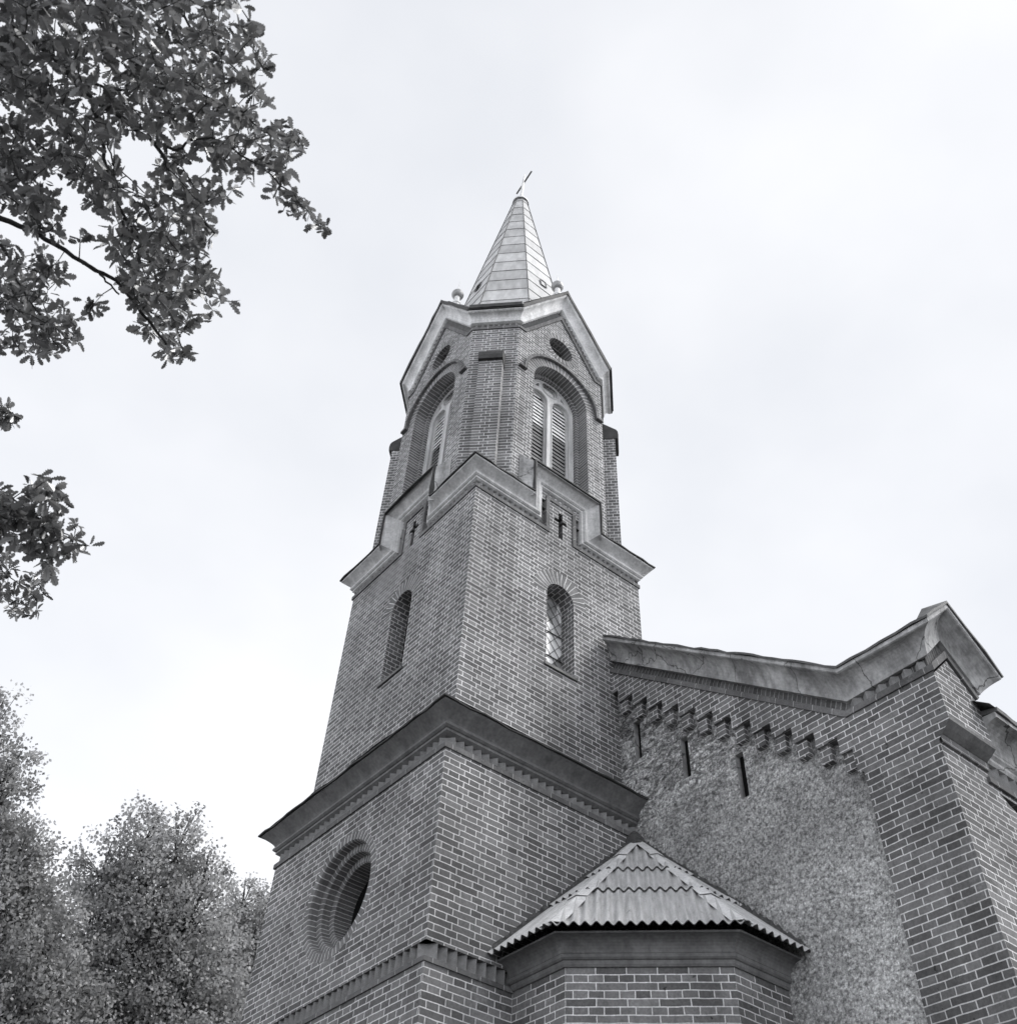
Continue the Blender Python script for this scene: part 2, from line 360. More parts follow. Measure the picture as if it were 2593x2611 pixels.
def stations(segs, p, h):
    res = []
    for i in range(len(segs)+1):
        rows, rhs = [], []
        P = segs[i][0] if i < len(segs) else segs[-1][1]
        for s in ([segs[i-1]] if i > 0 else []) + ([segs[i]] if i < len(segs) else []):
            rows += [tuple(s[3]), tuple(s[4])]; rhs += [p, h]
        if i == 0: rows.append(tuple(segs[0][2])); rhs.append(0)
        if i == len(segs): rows.append(tuple(segs[-1][2])); rhs.append(0)
        x = np.linalg.lstsq(np.array(rows), np.array(rhs), rcond=None)[0]
        res.append(P + Vector(x))
    return res
def sweep(mb, path, prof, mats, caps=True, jit=0.0, step=None):
    segs = segframes(path)
    st = [stations(segs, p, h) for p, h in prof]
    for i, s in enumerate(segs):
        nsub = max(1, int(s[5]/step)) if step else 1
        ua = sum(x[5] for x in segs[:i]); va = [0]
        for (p_, h_), (q_, g_) in zip(prof, prof[1:]): va.append(va[-1]+math.hypot(q_-p_, g_-h_))
        js = [0.0]+[random.gauss(0, jit) for _ in range(nsub-1)]+[0.0]
        for k in range(len(prof)-1):
            a0, a1, b0, b1 = st[k][i], st[k][i+1], st[k+1][i], st[k+1][i+1]
            for q in range(nsub):
                t0, t1 = q/nsub, (q+1)/nsub
                jj = lambda t, idx: (s[3]*js[idx] + s[4]*js[idx]*.6) if jit else Vector((0, 0, 0))
                mb.face([a0.lerp(a1, t0)+jj(t0, q), a0.lerp(a1, t1)+jj(t1, q+1), b0.lerp(b1, t1)+jj(t1, q+1), b0.lerp(b1, t0)+jj(t0, q)], mats[k] if isinstance(mats, list) else mats, [(ua+s[5]*t0, va[k]), (ua+s[5]*t1, va[k]), (ua+s[5]*t1, va[k+1]), (ua+s[5]*t0, va[k+1])])
    if caps:
        m0 = mats[0] if isinstance(mats, list) else mats
        mb.face([s[0] for s in st][::-1], m0); mb.face([s[-1] for s in st], m0)
def teeth(mb, path, p0, p1, h0, h1, pitch, mat, only=None):
    segs = segframes(path); st = stations(segs, p0, (h0+h1)/2)
    lo, hi = stations(segs, p0, h0), stations(segs, p0, h1)
    for i, s in enumerate(segs):
        if only is not None and i not in only: continue
        P, d, n, w_ = s[0], s[2], s[3], s[4]
        a = max((lo[i]-P).dot(d), (hi[i]-P).dot(d)); b = min((lo[i+1]-P).dot(d), (hi[i+1]-P).dot(d))
        if b-a < pitch: continue
        k = max(1, round((b-a)/pitch)); pt = (b-a)/k
        for q in range(k):
            u0 = a+q*pt; jt = random.gauss(0, .004)
            A = [P+d*u0+n*p0, P+d*(u0+pt*.5)+n*(p1+jt), P+d*(u0+pt)+n*p0]
            for x, y in ((0, 1), (1, 2)):
                mb.face([A[x]+w_*h0, A[y]+w_*h0, A[y]+w_*h1, A[x]+w_*h1], mat, None, .5)
            mb.face([A[0]+w_*h1, A[1]+w_*h1, A[2]+w_*h1], mat)
def fast_mesh(name, verts, faces_n, mats, shade, parent=None, uvs=None):
    """verts (F, n, 3) array of n-gons"""
    F = len(verts); n = faces_n
    me = bpy.data.meshes.new(name)
    me.vertices.add(F*n); me.vertices.foreach_set('co', np.asarray(verts, dtype=np.float32).ravel())
    me.loops.add(F*n); me.loops.foreach_set('vertex_index', np.arange(F*n, dtype=np.int32))
    me.polygons.add(F); me.polygons.foreach_set('loop_start', np.arange(0, F*n, n, dtype=np.int32))
    try: me.polygons.foreach_set('loop_total', np.full(F, n, dtype=np.int32))
    except Exception: pass
    me.materials.append(mats)
    me.update(calc_edges=True)
    at = me.attributes.new('shade', 'FLOAT', 'FACE'); at.data.foreach_set('value', np.asarray(shade, dtype=np.float32))
    o = bpy.data.objects.new(name, me); C.objects.link(o)
    if parent: o.parent = parent
    return o

# ------------------------------------------------------------------ ground
gm = MB(); gm.face([(-400, -400, 0), (400, -400, 0), (400, 400, 0), (-400, 400, 0)], GRA)
go = gm.build('ground'); go['kind'] = 'structure'

# ------------------------------------------------------------------ the church
W = 3.66; CC = W/2; INS = .209
church = empty('church', (0, 0, 0), 'brick church with octagonal belfry, pale metal spire and low turret at its side', 'church')
def part(mb, name, parent=None, **k): return mb.build(name, parent or church, **k)
FA = Fr((0, W, 0), (0, -1, 0)); FB = Fr((0, 0, 0), (1, 0, 0))
def around(off, z, ends=True):
    a, b = off, W-off
    return [((a, b, z), (a, a, z), (-1, 0, 0)), ((a, a, z), (b, a, z), (0, -1, 0)), ((b, a, z), (b, b, z), (1, 0, 0)), ((b, b, z), (a, b, z), (0, 1, 0))]
def ring_path(off, z):   # open path that starts and ends at the hidden back corner, returning along all faces
    p = around(off, z); return [p[3], p[0], p[1], p[2]]

# tower base
mb = MB()
for fr in (FA, FB): panel(mb, fr, [(0, 0), (W, 0), (W, 5.655), (0, 5.655)], [], BR)
mb.box((.09, .09, 0), (W-.09, W-.09, 5.86), BR)
part(mb, 'tower_base')
# string course of the base: band, saw-tooth bricks
mb = MB(); P0 = ring_path(0, 5.65)
sweep(mb, P0, [(-.10, 0), (.018, 0), (.018, .045), (-.10, .06)], BRP)
sc_o = part(mb, 'string_course')
mb = MB(); teeth(mb, P0, -.078, .0, .05, .205, .118, BRT); sweep(mb, P0, [(-.08, .04), (-.08, .21)], BRS, caps=False)
part(mb, 'tooth_course', sc_o)

# lower storey
RZ, RU = 6.96, W-1.84
mb = MB()
panel(mb, FA, [(0, 5.855), (W, 5.855), (W, 7.975), (0, 7.975)], [circle(RU, RZ, .635)], BR)
panel(mb, FB, [(0, 5.855), (W, 5.855), (W, 7.975), (0, 7.975)], [], BR)
mb.face([FA.P(0, 5.855), FA.P(W, 5.855), FA.P(W, 5.855, .12), FA.P(0, 5.855, .12)], BRP)
mb.face([FB.P(0, 5.855), FB.P(W, 5.855), FB.P(W, 5.855, .12), FB.P(0, 5.855, .12)], BRP)
for a, b in (((W, 0), (W, W)), ((W, W), (0, W))):
    mb.face([(a[0], a[1], 5.8), (b[0], b[1], 5.8), (b[0], b[1], 8.0), (a[0], a[1], 8.0)], BR)
part(mb, 'lower_storey')
# round window, three stepped brick orders
mb = MB()
ring(mb, FA, RU, RZ, .632, .725, 0, 2*math.pi, -.005, BRR, 72, .632)
pr = [(.632, -.005), (.618, .018), (.612, .10), (.545, .10), (.528, .115), (.520, .21), (.455, .21), (.438, .225), (.430, .46)]
for (r0, d0), (r1, d1) in zip(pr, pr[1:]): strip(mb, FA, circle(RU, RZ, r0, 72), circle(RU, RZ, r1, 72), d0, d1, BRR, ref=circle(RU, RZ, .632, 72))
rw = part(mb, 'round_window')
mb = MB(); panel(mb, FA, circle(RU, RZ, .44, 48), [], DRK, .45); part(mb, 'window_pane', rw)

# cornices ---------------------------------------------------------
def cornice(path, name, band=(.022, .062), tooth=(.062, .165), mould=None, sheet=None, brick=BR, pm=PLA, pitch=.118, tooth_only=None, caps=True, shm=SHE, tm=BRT):
    mb = MB(); sweep(mb, path, mould, pm, caps); o = part(mb, name)
    mb = MB(); sweep(mb, path, [(-.06, 0), (band[0], 0), (band[0], band[1]), (-.06, band[1]+.006)], BRP, caps); part(mb, 'brick_band', o)
    mb = MB(); sweep(mb, path, [(-.047, band[1]-.01), (-.047, tooth[1]+.02)], BRS, False)
    teeth(mb, path, -.045, band[0]-.002, band[1], tooth[1], pitch, tm, tooth_only); part(mb, 'tooth_course', o)
    mb = MB(); sweep(mb, path, sheet, shm, caps, jit=.007, step=.16); part(mb, 'roof_edge', o)
    return o
def cove(p0, h0, p1, h1, n=6, kind='cyma'):
    out = []
    for i in range(n+1):
        t = i/n
        if kind == 'ogee': out.append((p0+(p1-p0)*t**1.3, h0+(h1-h0)*t))
        elif kind == 'cove': a = t*math.pi/2; out.append((p0+(p1-p0)*(1-math.cos(a)), h0+(h1-h0)*math.sin(a)))
        else: out.append((p0+(p1-p0)*(t-math.sin(2*math.pi*t)/(2*math.pi)*.9), h0+(h1-h0)*t))
    return out
# lower cornice
LZ = 7.972
lm = [(-.06, .168), (-.02, .172), (.03, .205), (.03, .235), (.045, .24), (.068, .26), (.068, .285), (.05, .30)] + cove(.05, .31, .205, .45, 7, 'ogee') + [(.205, .468), (-.1, .50)]
ls = [(-.05, .505), (.19, .469), (.237, .462), (.24, .478), (-.05, .525)]
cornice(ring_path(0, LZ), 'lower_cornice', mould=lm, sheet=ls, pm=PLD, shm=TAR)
mb = MB(); sweep(mb, ring_path(0, LZ), [(.235, .482), (.0, .56), (-.2, .64)], TAR, False, jit=.006, step=.2); part(mb, 'cornice_roof')

# upper storey -----------------------------------------------------
UA = Fr((INS, W-INS, 0), (0, -1, 0)); UB = Fr((INS, INS, 0), (1, 0, 0)); UW = W-2*INS; UC = UW/2
UZ = 12.635; RH = .715; FH = .235
def cross_poly(cu, cz):
    a, b = .042, .125
    return [(cu-a, 12.65), (cu+a, 12.65), (cu+a, cz-.035), (cu+b, cz-.035), (cu+b, cz+.035), (cu+a, cz+.035), (cu+a, 13.21), (cu-a, 13.21), (cu-a, cz+.035), (cu-b, cz+.035), (cu-b, cz-.035), (cu-a, cz-.035)]
mb = MB()
wins = []
for fr in (UA, UB):
    ol = [(0, 8.2), (UW, 8.2), (UW, UZ), (UC+FH, UZ), (UC+FH, UZ+RH), (UC-FH, UZ+RH), (UC-FH, UZ), (0, UZ)]
    panel(mb, fr, ol, [arch(UC, .25, 11.42, 10.13), cross_poly(UC, 13.02)], BR)
for a, b in (((W-INS, INS), (W-INS, W-INS)), ((W-INS, W-INS), (INS, W-INS))):
    mb.face([(a[0], a[1], 8.2), (b[0], b[1], 8.2), (b[0], b[1], 13.1), (a[0], a[1], 13.1)], BR)
part(mb, 'upper_storey')
mb = MB()    # slightly proud, ragged footing courses of the upper storey
pl = ring_path(INS, 8.25)
sweep(mb, pl, [(.0, .0), (.035, .0), (.035, .40), (.0, .425)], BR, False, jit=.006, step=.14)
part(mb, 'plinth')
for fr, nm in ((UA, 'a'), (UB, 'b')):
    cp = cross_poly(UC, 13.02)
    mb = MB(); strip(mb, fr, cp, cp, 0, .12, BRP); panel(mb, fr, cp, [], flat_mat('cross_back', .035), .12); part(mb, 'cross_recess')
    o_ = arch(UC, .25, 11.42, 10.13)
    mb = MB(); strip(mb, fr, o_, o_, 0, .28, BRH)
    aw = part(mb, 'arched_window')
    mb = MB(); ring(mb, fr, UC, 11.42, .25, .495, -.02, math.pi+.02, -.004, BRR, 36); part(mb, 'brick_arch', aw)
    mb = MB(); mb.box((UC-.29, -.03, 10.085), (UC+.29, .27, 10.128), SHE, (fr.O, fr.d, -fr.n, ZH)); part(mb, 'window_sill', aw)
    mb = MB(); panel(mb, fr, arch(UC, .25, 11.42, 10.13), [], GLS if nm == 'b' else DRK, .27)
    pane = part(mb, 'window_pane', aw)
    if nm == 'b':
        mb = MB()
        def inside(u, z): return abs(u-UC) < .25 and 10.13 < z < 11.42+math.sqrt(max(0, .0625-(u-UC)**2))
        for sgn in (1, -1):
            for k in range(-4, 9):
                pts = []
                for i in range(60):
                    u = UC-.25+.5*i/59; z = 10.13+k*.21+sgn*(u-UC)*1.25+(.0 if sgn > 0 else .1)
                    if inside(u, z): pts.append(fr.P(u, z, .262))
                if len(pts) > 2: mb.tube([pts[0], pts[-1]], .004, IRO, 5)
        for zb in (10.55, 10.98): mb.tube([fr.P(UC-.25, zb, .255), fr.P(UC+.25, zb, .255)], .009, IRO, 5)
        part(mb, 'lead_lines', aw)

# stepped cornice
def step_path(z):
    a, b = INS, W-INS; c0, c1 = CC-FH, CC+FH; zt = z+RH
    A = [((a, b, z), (a, c1, z)), ((a, c1, z), (a, c1, zt)), ((a, c1, zt), (a, c0, zt)), ((a, c0, zt), (a, c0, z)), ((a, c0, z), (a, a, z))]
    B = [((a, a, z), (c0, a, z)), ((c0, a, z), (c0, a, zt)), ((c0, a, zt), (c1, a, zt)), ((c1, a, zt), (c1, a, z)), ((c1, a, z), (b, a, z))]
    return [((b, b, z), (a, b, z), (0, 1, 0))] + [(p, q, (-1, 0, 0)) for p, q in A] + [(p, q, (0, -1, 0)) for p, q in B] + [((b, a, z), (b, b, z), (1, 0, 0))]
um = [(-.06, .152), (.0, .155), (.032, .175), (.032, .205), (.045, .21), (.066, .23), (.066, .262), (.055, .285)] + cove(.058, .29, .185, .405, 7, 'ogee') + [(.185, .44), (-.1, .45)]
us = [(-.06, .475), (.175, .442), (.212, .438), (.214, .455), (-.06, .49)]
SPT = step_path(UZ)
cornice(SPT, 'stepped_cornice', band=(.022, .066), tooth=(.066, .15), mould=um, sheet=us, pm=PLA, tooth_only=[1, 3, 5, 6, 8, 10, 11], pitch=.1, shm=TAR)
# roofs over the stepped cornice and plastered cheeks of its raised parts
mb = MB()
h_ = W/2-INS+.2
hw = W/2-INS
mb.face([(CC-hw, CC-hw, 13.11), (CC+hw, CC-hw, 13.11), (CC+hw, CC+hw, 13.11), (CC-hw, CC+hw, 13.11)], TAR)
for fr in (UA, UB):
    for u0, u1 in ((-.16, UC-.66), (UC+.66, UW+.16)): mb.box((u0, -.16, 13.075), (u1, -.003, 13.10), TAR, (fr.O, fr.d, -fr.n, ZH))
part(mb, 'cornice_roof')
for fr in (UA, UB):
    mb = MB()
    zt = UZ+RH+.45
    for s in (-1, 1):
        q = [fr.P(UC+s*.655, 13.0, -.205), fr.P(UC+s*.655, zt-.06, -.205), fr.P(UC+s*.86, zt+.2, -.001), fr.P(UC+s*.86, 13.0, -.001)]
        mb.face(q if s > 0 else q[::-1], PLN)
    mb.face([fr.P(UC-.655, zt-.06, -.205), fr.P(UC+.655, zt-.06, -.205), fr.P(UC+.86, zt+.2, -.001), fr.P(UC-.86, zt+.2, -.001)], TAR)
    part(mb, 'parapet_cheek')

# belfry -------------------------------------------------------------
BA, BK = 1.612, 1.003
BZ = 17.53; GX = .846; GZ = 18.83
def card(i):  # cardinal faces: 0 = A (-x), 1 = B (-y), 2 = +x, 3 = +y ; frames with u=0 at the left corner
    return [Fr((CC-BA, CC+BK, 0), (0, -1, 0)), Fr((CC-BK, CC-BA, 0), (1, 0, 0)), Fr((CC+BA, CC-BK, 0), (0, 1, 0)), Fr((CC+BK, CC+BA, 0), (-1, 0, 0))][i]
def diag(i):  # 0 = front (-x-y), 1 = right (+x-y), 2 = back, 3 = left
    P_ = [((CC-BA, CC-BK), (CC-BK, CC-BA)), ((CC+BK, CC-BA), (CC+BA, CC-BK)), ((CC+BA, CC+BK), (CC+BK, CC+BA)), ((CC-BK, CC+BA), (CC-BA, CC+BK))][i]
    return Fr((*P_[0], 0), (P_[1][0]-P_[0][0], P_[1][1]-P_[0][1], 0)), math.hypot(P_[1][0]-P_[0][0], P_[1][1]-P_[0][1])
mb = MB()
for i in range(4):
    fr = card(i)
    zb_ = 13.31 if i < 2 else 13.0
    ol = [(0, zb_), (2*BK, zb_), (2*BK, BZ), (BK+GX, BZ), (BK, GZ), (BK-GX, BZ), (0, BZ)]
    panel(mb, fr, ol, [arch(BK, .615, 16.40, 13.9), circle(BK, 17.80, .285)] if i < 2 else [], BRB)
    df, dl = diag(i)
    panel(mb, df, [(0, 13.0), (dl, 13.0), (dl, BZ), (0, BZ)], [], BRB)
part(mb, 'belfry')
HS = [(-1, .165), (1, .165)]
for i in (0, 1):
    fr = card(i)
    # oculus
    mb = MB(); ring(mb, fr, BK, 17.80, .285, .415, 0, 2*math.pi, -.004, BRR, 48, .285)
    strip(mb, fr, circle(BK, 17.80, .285), circle(BK, 17.80, .285), -.004, .30, BRR)
    oc = part(mb, 'blind_oculus')
    mb = MB(); panel(mb, fr, circle(BK, 17.80, .29), [], BRB, .30); part(mb, 'back_wall', oc)
    # bell opening: two brick orders
    mb = MB()
    a0 = arch(BK, .615, 16.40, 13.9); a1 = arch(BK, .548, 16.40, 13.9)
    strip(mb, fr, a0, a0, 0, .215, BRR); strip(mb, fr, a0, a1, .215, .215, BRR, ref=a0); strip(mb, fr, a1, a1, .215, .36, BRR, ref=a0)
    bo = part(mb, 'belfry_window')
    mb = MB(); ring(mb, fr, BK, 16.40, .615, .80, 0, math.pi, -.004, BRR, 40, .615, 1.23+2.5); part(mb, 'brick_arch', bo)
    # timber tracery: two plates, the back one with narrower openings
    mb = MB()
    for dep, ri, rr, th in ((.30, .20, .205, .05), (.345, .172, .18, .04)):
        holes = [arch(BK-.257, ri, 16.375, 13.98, 20), arch(BK+.257, ri, 16.375, 13.98, 20), circle(BK, 16.805, rr-.02, 28)]
        if dep < .31:
            for s in (-1, 1): holes.append([(BK+s*.36, 16.66), (BK+s*.27, 16.80), (BK+s*.25, 16.70)])
        olf = arch(BK, .55, 16.40, 13.92)
        panel(mb, fr, olf, holes, FRA, dep)
        for h in holes: strip(mb, fr, h, h, dep, dep+th, FRA)
    # moulded rolls round the lights
    for cu in (BK-.257, BK+.257):
        mb.tube([fr.P(cu-.205, 13.98, .297)] + [fr.P(cu-.205*math.cos(math.pi*k/16), 16.375+.205*math.sin(math.pi*k/16), .297) for k in range(17)] + [fr.P(cu+.205, 13.98, .297)], .014, FRA, 6)
    mb.tube([fr.P(BK+.197*math.cos(2*math.pi*k/24), 16.805+.197*math.sin(2*math.pi*k/24), .297) for k in range(25)], .014, FRA, 6)
    mb.tube([fr.P(BK-.53, 13.98, .295)] + [fr.P(BK-.53*math.cos(math.pi*k/24), 16.40+.53*math.sin(math.pi*k/24), .295) for k in range(25)] + [fr.P(BK+.53, 13.98, .295)], .018, FRA, 6)
    part(mb, 'tracery', bo)
    mb = MB(); panel(mb, fr, circle(BK, 16.805, .19, 24), [], SLP, .385); part(mb, 'roundel_board', bo)
    up, dn = MB(), MB()
    z = 14.02; k = 0
    while z < 16.55:
        for s in (-1, 1):
            zz = z+.05; half = .168 if zz < 16.375 else math.sqrt(max(0, .168**2-(zz-16.375)**2))
            if half < .03: continue
            tgt, m_ = (up, SLP) if z > 15.66 else (dn, SLD)
            t_ = random.uniform(-.012, .012); cu = BK+s*.257
            tilt = .024+random.uniform(-.006, .006)
            q = [fr.P(cu-half-.01, z+t_*.3, .362), fr.P(cu+half+.01, z-t_*.3, .362), fr.P(cu+half+.01, z+.085, .362+tilt), fr.P(cu-half-.01, z+.085, .362+tilt)]
            tgt.face(q, m_); dn_ = ZH*-.014
            tgt.face([q[0]+dn_, q[1]+dn_, q[1], q[0]], m_); tgt.face([q[3]+dn_, q[2]+dn_, q[1]+dn_, q[0]+dn_], m_)
        z += .098
    o1 = up.build('louvre', bo); o1['label'] = 'pale upper louvre boards'
    o2 = dn.build('louvre', bo); o2['label'] = 'dark lower louvre boards'
    mb = MB(); panel(mb, fr, arch(BK, .56, 16.40, 13.9), [], DRK, .52); part(mb, 'dark_interior', bo)
    # hood mould with label stops
    mb = MB(); rr0, rr1, pj = .815, .872, .062
    pts = [(BK-1.0+.04, 16.385), (BK-rr0-.03, 16.385)] + []
    inner = [(BK-rr0*math.cos(math.pi*k/40), 16.385+rr0*math.sin(math.pi*k/40)) for k in range(41)]
    outer = [(BK-rr1*math.cos(math.pi*k/40), 16.385+rr1*math.sin(math.pi*k/40)) for k in range(41)]
    for k in range(40):
        A, B, Cc, D = inner[k], inner[k+1], outer[k+1], outer[k]
        mb.face([fr.P(*A, -pj), fr.P(*B, -pj), fr.P(*Cc, -pj), fr.P(*D, -pj)], BRP)
        mb.face([fr.P(*A, 0), fr.P(*B, 0), fr.P(*B, -pj), fr.P(*A, -pj)], BRP)
        mb.face([fr.P(*D, -pj), fr.P(*Cc, -pj), fr.P(*Cc, 0), fr.P(*D, 0)], BRP)
    for s in (-1, 1):
        x0, x1 = sorted((BK+s*rr0, BK+s*(BK-.03)))
        mb.box((x0, -pj-.004, 16.335), (x1, .01, 16.39), BRP, (fr.O, fr.d, -fr.n, ZH))
    part(mb, 'hood_mould', bo)
# pilasters on the diagonal faces
for i in range(4):
    df, dl = diag(i); m_ = dl/2; D, Hh = .22, .203
    mb = MB()
    for q in (((m_-Hh, -D), (m_+Hh, -D)), ((m_-Hh, 0), (m_-Hh, -D)), ((m_+Hh, -D), (m_+Hh, 0))):
        (u0, e0), (u1, e1) = q
        mb.face([df.P(u0, 13.0, e0), df.P(u1, 13.0, e1), df.P(u1, 16.22, e1), df.P(u0, 16.22, e0)], BRB)
    pi = part(mb, 'pilaster')
    mb = MB(); a, b = m_-Hh-.012, m_+Hh+.012; e = -D-.055
    pf = [(e, 16.20), (e-.01, 16.30), (e, 16.40), (e+.03, 16.455), (0, 16.66)]
    for (e0, z0), (e1, z1) in zip(pf, pf[1:]): mb.face([df.P(a, z0, e0), df.P(b, z0, e0), df.P(b, z1, e1), df.P(a, z1, e1)], TAR)
    for u in (a, b): mb.face([df.P(u, 16.20, 0)] + [df.P(u, z0, e0) for e0, z0 in pf], PLN if False else TAR)
    mb.face([df.P(a, 16.20, 0), df.P(b, 16.20, 0), df.P(b, 16.20, e), df.P(a, 16.20, e)], TAR)
    part(mb, 'pilaster_cap', pi)
# gabled cornice round the octagon
path = []
for i in (3, 0, 1, 2):
    fr = card(i); P_ = lambda u, z: tuple(fr.P(u, z))
    df0, dl0 = diag((i+3) % 4)
    pts = [P_(0, BZ), P_(BK-GX, BZ), P_(BK, GZ), P_(BK+GX, BZ), P_(2*BK, BZ)]
    dd, dl = diag(i if True else 0)
    for a, b in zip(pts, pts[1:]): path.append((a, b, tuple(fr.n)))
    dnx = {0: 0, 1: 1, 2: 2, 3: 3}[i]
    df, dl = diag(dnx)
    path.append((tuple(df.P(0, BZ)), tuple(df.P(dl, BZ)), tuple(df.n)))
bm_ = [(-.06, .175), (.0, .178), (.045, .195), (.05, .225), (.05, .25)] + cove(.055, .26, .16, .37, 7, 'cove') + [(.185, .385), (.185, .42), (-.1, .45)]
bs = [(-.06, .465), (.18, .422), (.212, .405), (.217, .47), (-.06, .49)]
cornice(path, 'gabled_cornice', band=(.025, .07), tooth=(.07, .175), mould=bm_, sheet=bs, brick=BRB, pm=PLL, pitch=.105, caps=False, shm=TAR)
# gutter boards over the diagonal faces
for i in (0, 1, 3):
    df, dl = diag(i); mb = MB()
    mb.box((-.06, -.235, 17.955), (dl+.06, -.13, 18.06), TAR, (df.O, df.d, -df.n, ZH))
    part(mb, 'gutter_board')
# gable roofs
for i in range(4):
    fr = card(i); mb = MB()
    zt = GZ+.85; zk = BZ+.50; uk = GX+.27; e = -.21
    back = BA-1.16
    A = fr.P(BK, zt, e); B_ = fr.P(BK, zt, back)
    for s in (-1, 1):
        K = fr.P(BK+s*uk, zk, e); Kb = fr.P(BK+s*uk*.55, zk+.1, back*.6)
        q = [K, A, B_, Kb]; mb.face(q if s < 0 else q[::-1], ZIN)
    part(mb, 'gable_roof')
mb = MB()
def octa(a, k, z): return [Vector(p+(z,)) for p in ((CC-a, CC+k), (CC-a, CC-k), (CC-k, CC-a), (CC+k, CC-a), (CC+a, CC-k), (CC+a, CC+k), (CC+k, CC+a), (CC-k, CC+a))]
o0 = octa(1.55, 1.34, 18.05); o1_ = octa(1.428, .591, 18.13)
for k in range(8): mb.face([o0[k], o0[(k+1) % 8], o1_[(k+1) % 8], o1_[k]], ZIN)
part(mb, 'spire_skirt')
# spire: rows of sheet metal
SZ, SA, AP = 18.0, 1.428, 27.55
rad = lambda z: SA*(AP-z)/(AP-SZ)
mb = MB(); zs_ = [18.02, 18.22] + [18.62+.545*i for i in range(15)]; zs_ = [z for z in zs_ if z < 26.4] + [26.52]
for r0, r1 in zip(zs_, zs_[1:]):
    a0, a1 = rad(r0)+.010, rad(r1)
    lo, hi = octa(a0, a0*.414, r0), octa(a1, a1*.414, r1+.0)
    li = octa(a0-.025, (a0-.025)*.414, r0)
    for k in range(8):
        j = (k+1) % 8; sh = random.random()
        nn = ((lo[k]+lo[j])/2-Vector((CC, CC, r0))); nn.z = 0; nn.normalize()
        jt = nn*random.uniform(-.006, .008)
        mid = (lo[k]+lo[j])/2+jt*.7; midh = (hi[k]+hi[j])/2
        mb.face([lo[k], mid, midh, hi[k]], ZIN, None, sh); mb.face([mid, lo[j], hi[j], midh], ZIN, None, sh)
        mb.face([li[k], li[j], lo[j], lo[k]], SHE)  # underside coloured dark as the gap shadow below each row
spire = part(mb, 'spire')
mb = MB()
for k in range(8):
    lo, hi = octa(rad(18.0)+.012, (rad(18.0)+.012)*.414, 18.0)[k], octa(rad(26.5)+.012, (rad(26.5)+.012)*.414, 26.5)[k]
    mb.tube([lo, hi], .010, SHE, 5)
part(mb, 'hip_seam', spire)
for ax in (0, 1):
    mb = MB(); z0, z1 = 21.0, 21.28
    d = Vector((0, -1, 0)) if ax == 0 else Vector((1, 0, 0)); n = d.cross(ZH)
    cpt = Vector((CC, CC, 0)) + n*0
    P_ = lambda u, z, e: Vector((CC, CC, 0)) + n*(rad(z)+e) + d*(u+(.0 if ax == 0 else .04)) + ZH*z
    mb.face([P_(-.075, z0, .02), P_(.075, z0, .02), P_(.075, z1, .02), P_(-.075, z1, .02)], DRK if ax == 0 else ZIN)
    for a, b in (((-.075, z0), (.075, z0)), ((.075, z0), (.075, z1)), ((.075, z1), (-.075, z1)), ((-.075, z1), (-.075, z0))):
        mb.tube([P_(*a, .03), P_(*b, .03)], .012, SHE, 4)
    part(mb, 'spire_hatch', spire)
mb = MB(); r_ = rad(26.5)
mb.lathe((CC, CC, 0), [(r_+.01, 26.44), (r_+.05, 26.50), (r_+.05, 26.54), (r_*.8, 26.62), (.05, 26.74), (.03, 26.8)], FLA, 20)
mb.lathe((CC, CC, 0), [(r_+.02, 26.40), (r_+.06, 26.46), (r_+.02, 26.50)], SHE, 20)
part(mb, 'spire_collar', spire)
mb = MB()
mb.tube([(CC, CC, 26.7), (CC-.01, CC-.06, 27.55), (CC-.02, CC-.12, 28.02)], [.04, .033, .02], FLA, 8)
cx_ = part(mb, 'cross', spire)
mb = MB(); mb.tube([(CC+.08, CC+.32, 27.71), (CC-.02, CC-.43, 27.71)], .021, IRO, 6); part(mb, 'cross_bar', spire)
# finials behind the gable tips
for v in ((0, -1.5), (-1.46, 0)):
    x, y = CC+v[0], CC+v[1]
    mb = MB(); mb.lathe((x, y, 0), [(.085, 19.6), (.085, 19.86), (.10, 19.88), (.10, 19.93), (.062, 19.96), (.058, 20.16), (.05, 20.18)], FLA, 14)
    fo = part(mb, 'finial')
    mb = MB(); mb.lathe((x, y, 20.28), [(.128*math.sin(math.pi*k/12)+.001, -.128*math.cos(math.pi*k/12)) for k in range(13)], BAL, 18); part(mb, 'ball', fo, smooth=True)
    mb = MB(); mb.lathe((x, y, 0), [(.03, 20.39), (.012, 20.55), (.003, 20.80)], FLA, 8); part(mb, 'spike', fo)

# ------------------------------------------------------------------ nave
NX, RX = 2.775, 2.88             # brick face and roughcast face of the west gable wall
KY, KZ, SL = -3.19, 8.0, .765     # kink of the gable cornice, its slope
PY0, PY1, PY2 = -3.235, -4.07, -4.23   # corner pier
FN = Fr((RX, 1.0, 0), (0, -1, 0)); U = lambda y: 1.0-y
rk = lambda y: KZ+SL*(y-KY)
slits = [(-.06, -.172, 9.07, 9.655), (-.835, -.952, 8.43, 9.0), (-1.628, -1.745, 7.80, 8.37)]
mb = MB()
sh = [[(U(a), z0), (U(b), z0), (U(b), z1), (U(a), z1)] for a, b, z0, z1 in slits]
panel(mb, FN, [(0, 0), (U(PY0-.1), 0), (U(PY0-.1), rk(PY0)), (0, rk(1.0)+.1)], sh, RCA)
part(mb, 'nave_wall')
for h in sh:
    mb = MB(); strip(mb, FN, h, h, 0, .085, PLN); so = part(mb, 'slit_window')
    mb = MB(); panel(mb, FN, h, [], DRK, .08); part(mb, 'dark_interior', so)
